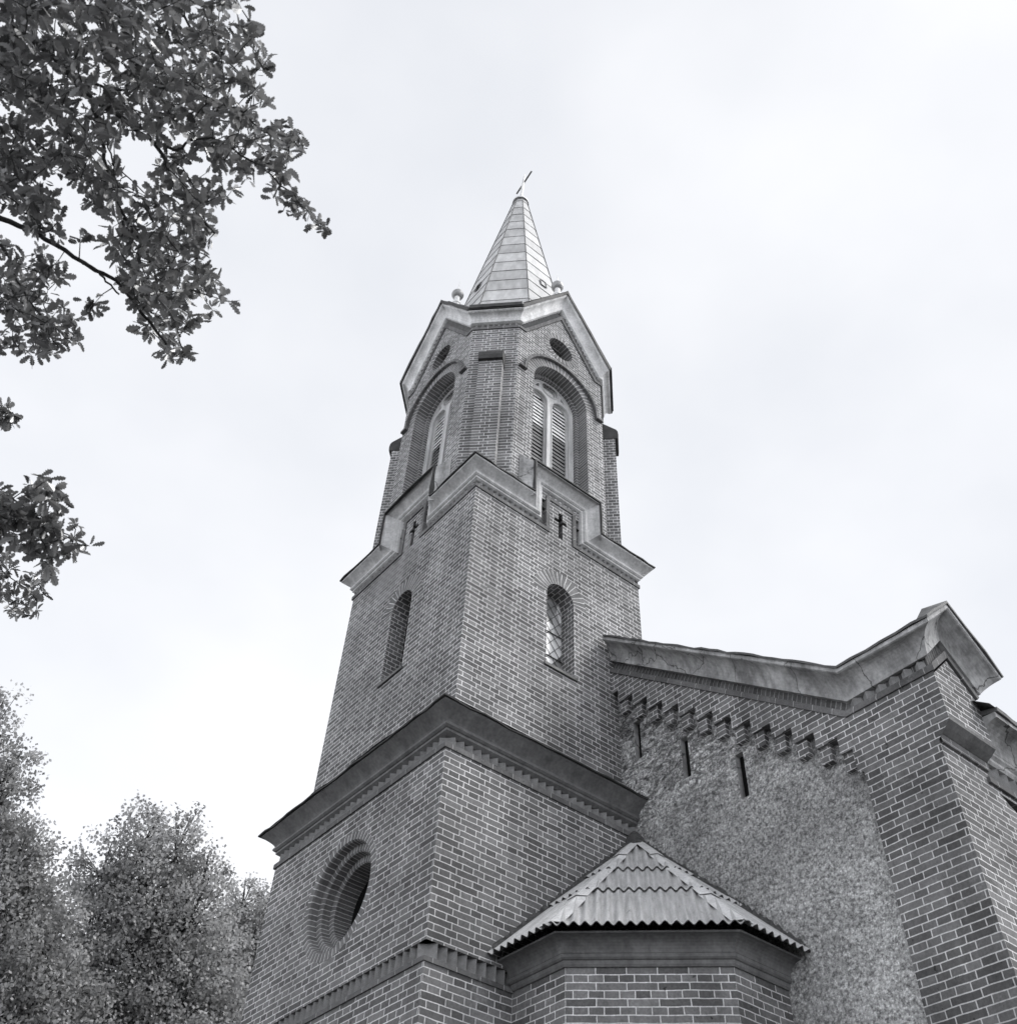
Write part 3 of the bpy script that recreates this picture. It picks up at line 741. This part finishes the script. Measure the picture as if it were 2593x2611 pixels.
# brick field under the gable cornice with hanging corbels
FX = Fr((NX, 1.0, 0), (0, -1, 0))
mb = MB()
y = .21; low = []
tooth_u = []
k = 0
while y-.26 > KY-.12:
    zt = rk(y-.06)-.325
    low += [(U(y), zt), (U(y-.118), zt), (U(y-.118), zt-.21), (U(y-.26), zt-.21)]
    tooth_u.append((y-.118, y-.26, zt-.21)); y -= .26
yl = y
ol = [(U(.5), rk(.21)-.4), (U(.21), rk(.21)-.4)] + low + [(U(yl), rk(yl)-.1), (U(yl), rk(yl)+.02), (U(.5), rk(.5)+.02)]
panel(mb, FX, ol, [], BR)
for a, b in zip(low, low[1:]):
    mb.face([FX.P(*a), FX.P(*b), FX.P(b[0], b[1], .11), FX.P(a[0], a[1], .11)], BRP)
gw = part(mb, 'brick_gable_field')
for a, b, z in tooth_u:
    mb = MB(); mb.box((U(a)+.004, .034, z-.19), (U(b)-.004, .11, z-.001), BR, (FX.O, FX.d, -FX.n, ZH))
    part(mb, 'corbel', gw)
# corner pier
mb = MB()
panel(mb, FX, [(U(PY0), 0), (U(PY1), 0), (U(PY1), 7.28), (U(PY2), 7.43), (U(PY2), KZ+.02), (U(yl), KZ+.02), (U(yl), 7.35), (U(PY0), 7.35)], [], BR)
mb.face([FX.P(U(PY0), 0), FX.P(U(PY0), 7.9), FX.P(U(PY0), 7.9, .1), FX.P(U(PY0), 0, .1)], BR)
FS = Fr((NX, PY1, 0), (1, 0, 0)); FK = Fr((NX, PY2, 0), (1, 0, 0))
panel(mb, FS, [(0, 0), (.80, 0), (.80, 7.3), (0, 7.3)], [], BR)
SX = .715; SM = .355
panel(mb, FK, [(0, 7.43), (SX, 7.43), (SX, 7.96), (SM, 8.31), (0, 7.97)], [], BR)
mb.face([FK.P(SX, 7.43), FK.P(SX, 7.43, .4), FK.P(SX, 7.96, .4), FK.P(SX, 7.96)], BR)
pier = part(mb, 'corner_pier')
mb = MB()   # corbelled foot of the kneeler
prof = [(0, 7.25), (-.028, 7.255), (-.028, 7.345), (-.04, 7.35), (-.10, 7.385), (-.16, 7.43), (-.163, 7.46), (0, 7.46)]
for (e0, z0), (e1, z1) in zip(prof, prof[1:]): mb.face([FS.P(-.003, z0, e0), FS.P(SX+.03, z0, e0), FS.P(SX+.03, z1, e1), FS.P(-.003, z1, e1)], BRP if z1 < 7.35 else PLD)  # sloping underside coloured darker than the brick to carry its shade
for u in (SX+.03,): mb.face([FS.P(u, z, e) for e, z in prof], BRP)
part(mb, 'kneeler_corbel', pier)
# gable cornice: raking, level over the pier, little gable on the pier's side
APZ = .34
npath = [((NX, .40, rk(.40)), (NX, KY, KZ), (-1, 0, 0)), ((NX, KY, KZ), (NX, PY2, KZ), (-1, 0, 0)),
         ((NX, PY2, KZ), (NX+SM, PY2, KZ+APZ), (0, -1, 0)), ((NX+SM, PY2, KZ+APZ), (NX+SX, PY2, KZ), (0, -1, 0))]
nm_ = [(-.06, .165), (.012, .17)] + cove(.012, .175, .19, .39, 9, 'cove') + [(.205, .40), (.205, .445), (-.1, .46)]
ns = [(-.06, .49), (.20, .447), (.222, .44), (.224, .465), (-.06, .52)]
cornice(npath, 'gable_cornice', band=(.022, .065), tooth=(.065, .165), mould=nm_, sheet=ns, pm=PLN, tooth_only=[1], pitch=.15, shm=SHE)
mb = MB()
for a, b in (((NX+.0, PY2-.2, KZ+.49), (NX, KY+.1, KZ+.49)),): pass
rb = (NX+SM, PY2+.4, KZ+.47); zf = KZ+APZ+.26
mb.face([(NX-.08, PY2+.02, KZ+.44), (NX+SM, PY2+.02, zf), rb, (NX-.08, KY, KZ+.44)], TILE)
mb.face([(NX+SM, PY2+.02, zf), (NX+SX+.1, PY2+.02, KZ+.40), (NX+SX+.1, KY, KZ+.40), rb], TILE)
part(mb, 'pier_roof')
# nave side wall, eaves, roof
mb = MB()
hole = [(.86, 7.07), (1.5, 7.07), (1.5, 6.72), (1.2, 6.90), (.98, 7.0)]
panel(mb, FS, [(.80, 0), (12, 0), (12, 7.2), (.80, 7.2)], [hole], BR)
strip(mb, FS, hole, hole, 0, .15, BRP); panel(mb, FS, hole, [], DRK, .15)
part(mb, 'nave_side_wall')
epath = [((NX+.70, PY1, 7.12), (NX+11, PY1, 7.12), (0, -1, 0))]
cornice(epath, 'eaves_cornice', band=(.03, .06), tooth=(.06, .24), mould=[(-.06, .235), (.03, .24), (.05, .27), (.05, .30), (.08, .33), (.08, .36)] + cove(.085, .37, .30, .60, 8, 'cove') + [(.30, .66), (-.1, .68)], sheet=[(-.06, .72), (.29, .662), (.33, .655), (.335, .70), (-.06, .78)], pm=PLN, pitch=.15)
mb = MB()
zr = rk(0.21+1.62)
for a, b in (((KY-.95), 1.0),):
    mb.face([(NX+.6, PY1-.32, 7.82), (NX+12, PY1-.32, 7.82), (NX+12, 1.83, 7.82+.765*(1.83-PY1+.32)), (NX+.6, 1.83, 7.82+.765*(1.83-PY1+.32))], TILE)
    mb.face([(NX+.6, 8.05, 7.82), (NX+12, 8.05, 7.82), (NX+12, 1.83, 7.82+.765*(1.83-PY1+.32)), (NX+.6, 1.83, 7.82+.765*(1.83-PY1+.32))], TILE)
part(mb, 'nave_roof')
mb = MB(); mb.face([(RX, W-.5, 0), (RX, 7.8, 0), (RX, 7.8, 7.9), (RX, W-.5, 11.0)], RCA); mb.face([(RX, 7.8, 0), (NX+12, 7.8, 0), (NX+12, 7.8, 7.9), (RX, 7.8, 7.9)], BR)
mb.face([(NX+12, 7.8, 0), (NX+12, -4.07, 0), (NX+12, -4.07, 7.6), (NX+12, 1.83, 12.0), (NX+12, 7.8, 7.6)], BR)
part(mb, 'nave_far_wall')

# ------------------------------------------------------------------ turret in the corner
TC = [Vector((1.05, 0, 0)), Vector((1.05, -.768, 0)), Vector((2.13, -1.85, 0)), Vector((RX, -1.85, 0))]
mb = MB()
for a, b in zip(TC, TC[1:]):
    fr = Fr(a, b-a); l = (b-a).length
    panel(mb, fr, [(0, 0), (l, 0), (l, 5.672), (0, 5.672)], [], BR)
turret = part(mb, 'turret')
tp = [(tuple(a+ZH*5.665), tuple(b+ZH*5.665), tuple((b-a).normalized().cross(ZH))) for a, b in zip(TC, TC[1:])]
mb = MB()
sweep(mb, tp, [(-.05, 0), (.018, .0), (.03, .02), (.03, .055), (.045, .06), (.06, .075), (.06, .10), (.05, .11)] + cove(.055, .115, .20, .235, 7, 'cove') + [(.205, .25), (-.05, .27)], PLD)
part(mb, 'turret_cornice')
EO = .285; EZ = 5.945
def off_pts(e):
    s_ = segframes([(tuple(a), tuple(b), tuple((b-a).normalized().cross(ZH))) for a, b in zip(TC, TC[1:])])
    return stations(s_, e, 0)
E_ = [p+ZH*EZ for p in off_pts(EO)]
E_[0].y = 0; E_[3].x = RX
APX = Vector((2.85, -.02, 7.95))
for k in range(3):
    A, B = E_[k], E_[k+1]
    d = (B-A); Lh = d.length; d.normalize()
    foot = A + d*((APX-A).dot(d)); sl = (APX-foot); SLn = sl.length; s = sl/SLn; n = d.cross(s)
    if n.z < 0: n = -n
    ua = (APX-A).dot(d)
    amp, pitch = .019, .104
    rows = [(0.0, .355), (.325, .605), (.575, 1.0)]
    for ri, (t0, t1) in enumerate(rows):
        mb = MB(); ph = random.random()*.02
        N_ = int(Lh/pitch*12); cols = []
        for i in range(N_+1):
            u = Lh*i/N_
            if k == 0 and False: pass
            tm = u/ua if u < ua else (Lh-u)/(Lh-ua) if Lh-ua > 1e-6 else 1
            tm = max(0, min(1, tm)); cols.append((u, tm))
        if ua > Lh: cols = [(u, min(1, u/ua)) if True else 0 for u, _ in cols]
        if ua < 0: cols = [(u, max(0, min(1, (Lh-u)/(Lh-ua)))) for u, _ in cols]
        def PT(u, t, lift): return A + d*u + s*(SLn*t) + n*(amp*math.sin(2*math.pi*u/pitch+1.0)+lift)
        lipz = .030 if ri else .018
        for (u0, m0), (u1, m1) in zip(cols, cols[1:]):
            a1, b1 = min(t1, m0), min(t1, m1)
            lo0 = t0 - (.012 if ri == 0 else 0)
            if a1 <= lo0 and b1 <= lo0: continue
            a1, b1 = max(a1, lo0), max(b1, lo0)
            q = [PT(u0, lo0, lipz), PT(u1, lo0, lipz), PT(u1, b1, 0.004), PT(u0, a1, .004)]
            mb.face(q, FIB, [(u0, lo0*SLn+ri*3.1+k*7), (u1, lo0*SLn+ri*3.1+k*7), (u1, b1*SLn+ri*3.1+k*7), (u0, a1*SLn+ri*3.1+k*7)])
            mb.face([PT(u0, lo0, lipz-.009), PT(u1, lo0, lipz-.009), q[1], q[0]], SHE)
            mb.face([q[3]-n*.009, q[2]-n*.009, PT(u1, lo0, lipz-.009), PT(u0, lo0, lipz-.009)], SHE)
        if mb.f: part(mb, 'corrugated_sheet', turret, smooth=False)
# hip flashings, fillets and moss where the roof meets the walls
for k in (1, 2):
    mb = MB(); a, b = E_[k]+ZH*.03, APX+ZH*.045
    ax = (b-a).normalized(); nl, nr_ = (E_[k]-E_[k-1]).normalized(), (E_[k+1]-E_[k]).normalized()
    wl = -nl; wr = nr_
    nseg = 4
    for i in range(nseg):
        t0, t1 = i/nseg, (i+1)/nseg+.015
        wd = .13
        p, q = a.lerp(b, t0)+ZH*(.012*(i % 2)), a.lerp(b, min(1, t1))+ZH*(.012*(i % 2)-.004)
        for sd_ in (wl, wr):
            e = (sd_-ax*sd_.dot(ax)).normalized(); e = Vector((e.x, e.y, min(e.z, -.18)))
            w0 = wd*(1-.35*t0)
            mb.face([p, p+e*w0, q+e*w0*.95, q], FLA); mb.face([p-ZH*.006, p+e*w0-ZH*.006, p+e*w0, p], SHE)
    part(mb, 'hip_flashing', turret)
def rag(a, b, w0, w1, mat, name, n=60, parent=None):
    mb = MB(); pts = []
    d = (b-a)
    for i in range(n+1): pts.append((a+d*(i/n), w0+random.random()*w1))
    return pts
mb = MB()
for P0_, P1_, up_, outv in ((E_[0], APX, ZH, Vector((0, -1, 0))), (E_[3], APX, ZH, Vector((-1, 0, 0)))):
    n_ = 90
    pr_ = None
    for i in range(n_+1):
        t = i/n_; c = P0_.lerp(P1_, t)
        hgt = .015+.035*random.random()
        cur = (c+outv*.05+ZH*.025+outv*random.random()*.012, c+outv*.004+ZH*(.05+hgt))
        if pr_: mb.face([pr_[0], cur[0], cur[1], pr_[1]], MOSS)
        pr_ = cur
part(mb, 'mossy_joint', turret)
mb = MB()   # mortar cap above the turret tip
mb.lathe((2.80, -.04, 0), [(.15, 7.80), (.12, 7.93), (.07, 8.0), (.03, 8.04), (.001, 8.05)], MOSS, 10)
part(mb, 'mortar_cap', turret)

# ------------------------------------------------------------------ trees
def at(x, y, d):   # direction through the photograph's point (1919 x 1932 grid), d metres away
    sx, sy = x*2593/1919, y*2611/1932
    v = CF + CR*((sx-1296.5)/2585.4) - CU*((sy-1305.5)/2585.4)
    return CAM_POS + v.normalized()*d
# ---- oak beside the camera
TR = Vector((-9.6, -3.4, 0))
oak = empty('oak_tree', TR, 'tall oak with lobed dark leaves whose branches hang into the upper left corner', 'tree')
mb = MB()
trunk_pts = [(0, 0, -.1), (.05, .02, .6), (.1, .05, 2.2), (.12, .2, 4.2), (.2, .3, 6.2), (.1, .45, 8.5), (.2, .4, 11), (.3, .6, 14)]
mb.tube([TR+Vector(p) for p in trunk_pts], [.5, .38, .32, .30, .27, .22, .15, .05], BARK, 14)
def child(mb, name, **k):
    o = mb.build(name, None, **k); o.parent = oak; o.matrix_parent_inverse = Matrix.Translation(-TR); return o
child(mb, 'trunk', smooth=True, merge=True)
Z5 = .3832
branches = [  # photograph points on the 1919 grid with distance, start radius, end radius
    ([(-260, 250, 7.6), (-60, 375, 7.6), (0, 410, 7.5), (70, 442, 7.4), (140, 485, 7.3), (215, 530, 7.2), (270, 590, 7.1), (320, 660, 7.0)], .05, .012, 4.8),
    ([(140, 485, 7.3), (180, 508, 7.2), (200, 530, 7.15), (225, 555, 7.1)], .018, .008, None),
    ([(-330, -200, 8.0), (-60, -20, 7.8), (20, 45, 7.7), (110, 120, 7.6), (180, 190, 7.5), (250, 235, 7.4), (295, 275, 7.3), (330, 330, 7.2), (375, 395, 7.1), (405, 440, 7.0)], .055, .010, 7.5),
    ([(295, 268, 7.3), (335, 282, 7.3), (350, 270, 7.3), (400, 262, 7.3), (470, 300, 7.2), (530, 345, 7.2), (580, 395, 7.1), (625, 440, 7.0)], .022, .004, None),
    ([(175, 195, 7.5), (190, 260, 7.4), (205, 340, 7.3), (235, 410, 7.2), (275, 470, 7.2), (300, 540, 7.1), (330, 610, 7.0), (345, 670, 7.0)], .026, .007, None),
    ([(190, 235, 7.4), (210, 290, 7.4), (212, 315, 7.4), (250, 340, 7.4), (280, 375, 7.4)], .012, .005, None),
    ([(205, 355, 7.3), (260, 380, 7.3), (300, 430, 7.2), (340, 480, 7.2)], .016, .006, None),
    ([(235, 410, 7.2), (235, 450, 7.2), (260, 480, 7.1), (275, 520, 7.1)], .012, .005, None),
    ([(-80, -140, 8.6), (120, 10, 8.4), (250, 12, 8.3), (330, 15, 8.3), (365, 60, 8.2), (420, 110, 8.1), (480, 160, 8.0)], .04, .006, 8.5),
    ([(110, 120, 7.6), (200, 165, 7.7), (340, 165, 7.8), (440, 205, 7.8), (510, 255, 7.7), (580, 280, 7.6)], .022, .005, None),
    ([(-200, 420, 8.0), (-20, 460, 8.0), (15, 480, 7.9), (20, 540, 7.8), (40, 590, 7.7), (85, 610, 7.7)], .03, .006, 4.2),
    ([(20, 500, 7.9), (50, 560, 7.8), (85, 610, 7.7), (110, 660, 7.6)], .015, .005, None),
    ([(-60, 60, 7.8), (20, 95, 7.9), (45, 150, 7.8), (60, 180, 7.8), (10, 330, 7.8), (45, 400, 7.8)], .018, .006, 6.5),
    ([(-220, 860, 8.0), (-40, 915, 7.6), (40, 950, 7.5), (80, 985, 7.4), (130, 1010, 7.4), (165, 1030, 7.3)], .022, .004, 3.2),
    ([(-200, 1010, 10.5), (-40, 1050, 10.5), (20, 1090, 10.4), (70, 1130, 10.3)], .022, .005, 3.0),
    ([(-150, 730, 9.5), (-20, 760, 9.4), (20, 780, 9.4)], .018, .005, 4.0),
]
mb = MB(); bpts = []
for pts, r0, r1, joint in branches:
    P_ = [at(*p) for p in pts]
    if joint is not None:
        J = TR+Vector((.15, .25, joint)); P_ = [J, J.lerp(P_[0], .5)+Vector((0, 0, .25))] + P_
    n = len(P_); dense = []
    for i in range(n-1):
        for k in range(4):
            t = k/4; a = P_[max(i-1, 0)]; b = P_[i]; c = P_[i+1]; d = P_[min(i+2, n-1)]
            q = .5*((2*b)+(c-a)*t+(2*a-5*b+4*c-d)*t*t+(-a+3*b-3*c+d)*t**3)
            dense.append(q+Vector([random.gauss(0, .006) for _ in range(3)]))
    dense.append(P_[-1])
    f0 = 2.2 if joint is not None else 0
    rs = [.52*r0*(1-i/(len(dense)-1)) + r0*f0*(1-i/(len(dense)-1))**9 + .7*r1*i/(len(dense)-1) for i in range(len(dense))]
    mb.tube(dense, rs, BARK, 7); bpts += dense
child(mb, 'limb', smooth=True, merge=True)
def z5(l): return [(x*Z5, y*Z5) for x, y in l]
masses = [  # (outline, holes, whorls per 1000 grid px^2, distance range, leaf size)
    (z5([(-60, -60), (1185, -60), (1250, 120), (1310, 230), (1310, 330), (1285, 470), (1350, 560), (1490, 640), (1500, 720), (1430, 800), (1400, 880), (1250, 870), (1160, 930), (1130, 1000), (1090, 1080), (1010, 1160), (1040, 1230), (1020, 1330), (1130, 1420), (1180, 1470), (1100, 1510), (1040, 1560), (930, 1600), (900, 1640), (930, 1740), (870, 1790), (760, 1760), (680, 1680), (640, 1640), (680, 1540), (600, 1470), (590, 1380), (600, 1290), (500, 1200), (560, 1090), (500, 1000), (440, 1060), (420, 1000), (390, 900), (300, 860), (220, 940), (300, 1010), (420, 1080), (400, 1180), (280, 1180), (190, 1140), (100, 1060), (-60, 1040)]),
     [z5([(540, 690), (620, 650), (740, 670), (840, 640), (960, 660), (960, 720), (830, 760), (760, 820), (680, 850), (560, 840), (520, 780)]), z5([(0, 490), (90, 500), (95, 560), (40, 590), (60, 700), (0, 700)]),
      z5([(860, 60), (940, 70), (960, 160), (900, 200)]), z5([(1060, 1010), (1250, 930), (1200, 1050), (1090, 1150)])], 1.75, (6.6, 8.6), .108),
    (z5([(1330, 900), (1390, 860), (1440, 920), (1520, 960), (1550, 1020), (1590, 1090), (1620, 1140), (1560, 1150), (1490, 1080), (1420, 1070), (1340, 1010)]), [], 1.3, (6.9, 7.25), .095),
    (z5([(-60, 1130), (60, 1170), (200, 1230), (330, 1300), (350, 1380), (330, 1450), (370, 1530), (340, 1600), (410, 1640), (390, 1690), (300, 1720), (310, 1770), (230, 1750), (60, 1740), (-60, 1760)]), [z5([(90, 1160), (170, 1180), (180, 1250), (110, 1270)]), z5([(380, 1330), (290, 1290), (300, 1360)])], 2.0, (7.2, 9.4), .105),
    (z5([(425, 1480), (520, 1480), (510, 1520), (440, 1540)]), [], 3.5, (7.1, 7.2), .095),
    (z5([(-40, 2020), (60, 2050), (95, 2070), (60, 2100), (-40, 2100)]), [], 2.0, (9.3, 9.6), .10),
    ([(-40, 905), (40, 930), (70, 885), (100, 900), (115, 930), (125, 975), (160, 1005), (150, 1045), (115, 1060), (100, 1075), (60, 1050), (20, 1030), (-40, 1010)], [], 2.0, (7.1, 7.6), .115),
    ([(-40, 1030), (20, 1045), (70, 1080), (100, 1090), (80, 1130), (60, 1165), (20, 1150), (-40, 1090)], [], 3.2, (10.0, 11.0), .10),
    ([(-30, 745), (25, 765), (28, 790), (5, 800), (-30, 790)], [], 3.0, (9.2, 9.6), .105),
]
# one leaf outline (length 1, midrib on x), both halves
half = [(0, 0), (.12, .045), (.2, .13), (.27, .085), (.36, .20), (.44, .12), (.54, .25), (.62, .15), (.73, .25), (.8, .16), (.9, .17), (.96, .07), (1, 0)]
leafU = np.array([(x, y, .10*y) for x, y in half]); leafD = np.array([(x, -y, .10*y) for x, y in half][::-1])
LV, LS = [], []
twigs = MB(); BP = np.array([tuple(p) for p in bpts])
def add_leaf(o, d, nrm, L, sh):
    d = d/np.linalg.norm(d); nrm = nrm-d*nrm.dot(d); nrm /= np.linalg.norm(nrm)+1e-9; s = np.cross(nrm, d)
    bend = RNG.uniform(-.4, .15); wd = RNG.uniform(.7, 1.25); cup = RNG.uniform(-1.5, 4); ph_ = RNG.uniform(0, 6)
    for H in (leafU, leafD):
        zz = H[:, 2]*cup+bend*H[:, 0]**2+.03*np.sin(H[:, 0]*9+ph_)
        LV.append(o + L*(np.outer(H[:, 0], d) + np.outer(H[:, 1]*wd, s) + np.outer(zz, nrm))); LS.append(sh)
def whorl(P, L, k=None, ax=None):
    k = k or RNG.integers(5, 10)
    if ax is None: ax = RNG.normal(size=3)*[1, 1, .6]; 
    ax = ax/np.linalg.norm(ax)
    cl = RNG.uniform(.2, .8)
    for _ in range(k):
        v = RNG.normal(size=3); v /= np.linalg.norm(v)
        d = ax*RNG.uniform(.1, .9)+v; d[2] -= .25
        nrm = np.array([0, 0, 1.0])+RNG.normal(size=3)*.75
        o = P - ax*RNG.uniform(0, .09) + d/np.linalg.norm(d)*.012
        add_leaf(o, d, nrm, L*RNG.uniform(.45, 1.0), np.clip(cl+RNG.normal()*.2, 0, 1))
todo = []
for poly, holes, dens, (d0, d1), L in masses:
    xs = [p[0] for p in poly]; ys = [p[1] for p in poly]
    n = int((max(xs)-min(xs))*(max(ys)-min(ys))/1000*dens*2.1)
    for _ in range(n):
        x, y = RNG.uniform(min(xs), max(xs)), RNG.uniform(min(ys), max(ys))
        if not inpoly(x, y, poly) or any(inpoly(x, y, h) for h in holes): continue
        Pn = np.array(at(x, y, RNG.uniform(d0, d1)))
        todo.append((np.sqrt(((BP-Pn)**2).sum(1)).min(), L, Pn))
todo.sort(key=lambda q: q[0])
nodes = np.concatenate([BP, np.zeros((len(todo), 3))]); nn_ = len(BP)
for _, L, Pn in todo:      # every spray of leaves grows from the nearest twig
    j = np.argmin(((nodes[:nn_]-Pn)**2).sum(1)); B_ = nodes[j]
    v = Pn-B_; dist = np.linalg.norm(v)
    whorl(Pn, L, None, v/(dist+1e-6)+RNG.normal(size=3)*.4)
    if dist < .6:
        m_ = (Pn+B_)/2+RNG.normal(size=3)*.07*dist
        twigs.tube([B_, m_, Pn], [.0045, .0035, .002], BARK, 4, False)
    nodes[nn_] = Pn; nn_ += 1
# the rest of the crown, around and above the trunk, out of the frame
def visible(P):
    v = Vector(P)-CAM_POS; z = v.dot(CF)
    if z < .2: return False
    x, y = v.dot(CR)/z, v.dot(CU)/z
    return abs(x) < .53 and abs(y) < .535
LV2, LS2 = [], []
keep = (LV, LS)
LV, LS = LV2, LS2
cnt = 0
while cnt < 1300:
    v = RNG.normal(size=3); v /= np.linalg.norm(v); v *= RNG.uniform(.4, 1)**.4
    P = np.array(TR)+np.array([.2, .5, 10.0])+v*[4.8, 4.8, 4.6]
    if visible(P) : continue
    x = Vector(P)-CAM_POS
    whorl(P, .16, 8); cnt += 1
LV, LS = keep[0]+LV2, keep[1]+LS2
lo_ = fast_mesh('leaf_canopy', np.array(LV), len(half), OAK, LS); lo_.parent = oak; lo_.matrix_parent_inverse = Matrix.Translation(-TR)
child(twigs, 'twig')
# crown limbs outside the frame
mb = MB()
for k in range(9):
    a = k*2.4; z = 5+k*.9
    s_ = TR+Vector((.15, .3, z)); e_ = TR+Vector((.2+3.6*math.cos(a), .5+3.6*math.sin(a), z+2.5))
    if visible(e_) or visible(s_.lerp(e_, .7)): continue
    mb.tube([s_, s_.lerp(e_, .5)+Vector((0, 0, .4)), e_], [.10, .06, .02], BARK, 7)
if mb.f: child(mb, 'limb', smooth=True, merge=True)

# ---- lindens in the background
def linden(name, base, label, lobes, nleaf, hgt, seed, low=None):
    rg = np.random.default_rng(seed); base = Vector(base)
    t = empty(name, base, label, 'tree', 'trees behind the church')
    mb = MB(); mb.tube([base+Vector((0, 0, -.1)), base+Vector((.1, 0, hgt*.35)), base+Vector((0, .1, hgt*.6)), base+Vector((.05, 0, hgt*.72))], [.38, .28, .16, .04], BARK, 10)
    o = mb.build('trunk', None, smooth=True, merge=True); o.parent = t; o.matrix_parent_inverse = Matrix.Translation(-base)
    mb = MB(); V, S_ = [], []
    tot = sum(r[1]**2 for r in lobes)
    for (c, r, sq) in lobes:
        c = np.array(c); st = base+Vector((0, 0, max(2.5, min(hgt*.8, c[2]-r*1.6))))
        mb.tube([st, Vector(c)*.6+st*.4+Vector((0, 0, -.2)), Vector(c), Vector(c)+Vector((rg.normal()*.1, rg.normal()*.1, r*sq*.8))], [.11, .07, .04, .01], BARK, 6)
        n = int(nleaf*r*r/tot); ncl = max(30, int(210*r*r/2.2))
        # clumps spread through the lobe, leaves hang in each clump
        u = rg.normal(size=(ncl, 3)); u /= np.linalg.norm(u, axis=1)[:, None]
        rad_ = rg.uniform(.25, 1.0, size=(ncl, 1))**.5
        cc = c+u*rad_*np.array([r, r, r*sq])
        for q in range(0, ncl, 3): mb.tube([Vector(c)+Vector((0, 0, -r*.2)), Vector(cc[q])], [.02, .006], BARK, 4, False)
        csz = rg.uniform(.13, .27, size=ncl)*(.7+.3*min(1.6, r)); csh = rg.uniform(.05, .95, size=ncl)
        idx = rg.integers(0, ncl, size=n)
        off = np.clip(rg.normal(size=(n, 3)), -1.7, 1.7)*csz[idx][:, None]*np.array([.75, .75, .55])
        P = cc[idx]+off
        d = rg.normal(size=(n, 3)); d[:, 2] -= .6; d /= np.linalg.norm(d, axis=1)[:, None]
        nn = rg.normal(size=(n, 3))*.8+np.array([0, 0, .9]); nn -= d*(nn*d).sum(1)[:, None]; nn /= np.linalg.norm(nn, axis=1)[:, None]
        s = np.cross(nn, d); L_ = rg.uniform(.065, .11, size=(n, 1))
        quad = np.stack([P, P+d*L_*.45+s*L_*.42, P+d*L_, P+d*L_*.45-s*L_*.42], 1)
        V.append(quad); S_.append(np.clip(csh[idx]+rg.normal(size=n)*.18, 0, 1))
    lf = fast_mesh('crown', np.concatenate(V), 4, LIN, np.concatenate(S_)); lf.parent = t; lf.matrix_parent_inverse = Matrix.Translation(-base)
    o = mb.build('limb', None); o.parent = t; o.matrix_parent_inverse = Matrix.Translation(-base)
    return t
def lob(x, y, d, r, sq=1.15): return (tuple(at(x, y, d)), r*.94, sq)
def ground_under(x, y, d):
    p = at(x, y, d); return (p.x, p.y, 0)
linden('linden_tree', ground_under(285, 1750, 29), 'rounded leafy tree with three pointed tops in the lower left', [
    lob(268, 1595, 29, .95, 1.5), lob(335, 1600, 28.6, .85, 1.45), lob(195, 1640, 29, .95, 1.2), lob(385, 1655, 28.5, .7, 1.3), lob(270, 1690, 28.2, 1.5), lob(360, 1730, 28, 1.3), lob(180, 1760, 28.4, 1.3),
    lob(285, 1810, 27.6, 1.7), lob(395, 1830, 27.8, 1.2), lob(190, 1880, 27.6, 1.6), lob(330, 1920, 27, 1.7), lob(240, 1990, 27, 1.9), lob(400, 1990, 27, 1.7), lob(310, 2120, 27, 2.6), lob(200, 2180, 27.5, 2.4), lob(380, 2230, 27, 2.4)], 100000, 15.5, 3)
linden('linden_tree', ground_under(-60, 1720, 27), 'taller leafy tree cut off by the left edge of the picture', [
    lob(-20, 1385, 27, .85, 1.6), lob(10, 1465, 26.8, .85, 1.1), lob(-30, 1530, 27, 1.2), lob(35, 1610, 26.6, 1.0, 1.0), lob(-20, 1660, 26.5, 1.4), lob(60, 1705, 26.4, .8), lob(10, 1770, 26, 1.5), lob(85, 1800, 26.3, 1.1),
    lob(-40, 1870, 26, 1.7), lob(50, 1900, 25.6, 1.5), lob(100, 1960, 25.8, 1.4), lob(0, 2010, 25.4, 2.0), lob(-80, 1750, 26.5, 1.7), lob(-60, 2150, 25.5, 2.6), lob(60, 2160, 25.5, 2.3)], 90000, 18.0, 5)
linden('linden_tree', ground_under(475, 1800, 33), 'lower leafy tree half hidden behind the left edge of the brick tower', [
    lob(458, 1705, 33, .75, 1.4), lob(490, 1735, 33, .7, 1.3), lob(430, 1765, 33, .9), lob(475, 1800, 32.6, 1.2), lob(425, 1850, 32.5, 1.3), lob(480, 1900, 32.3, 1.5), lob(540, 1800, 33, 1.4), lob(440, 1990, 32, 1.8), lob(520, 2040, 32, 2.2), lob(470, 2150, 32, 2.4)], 55000, 14.5, 9)
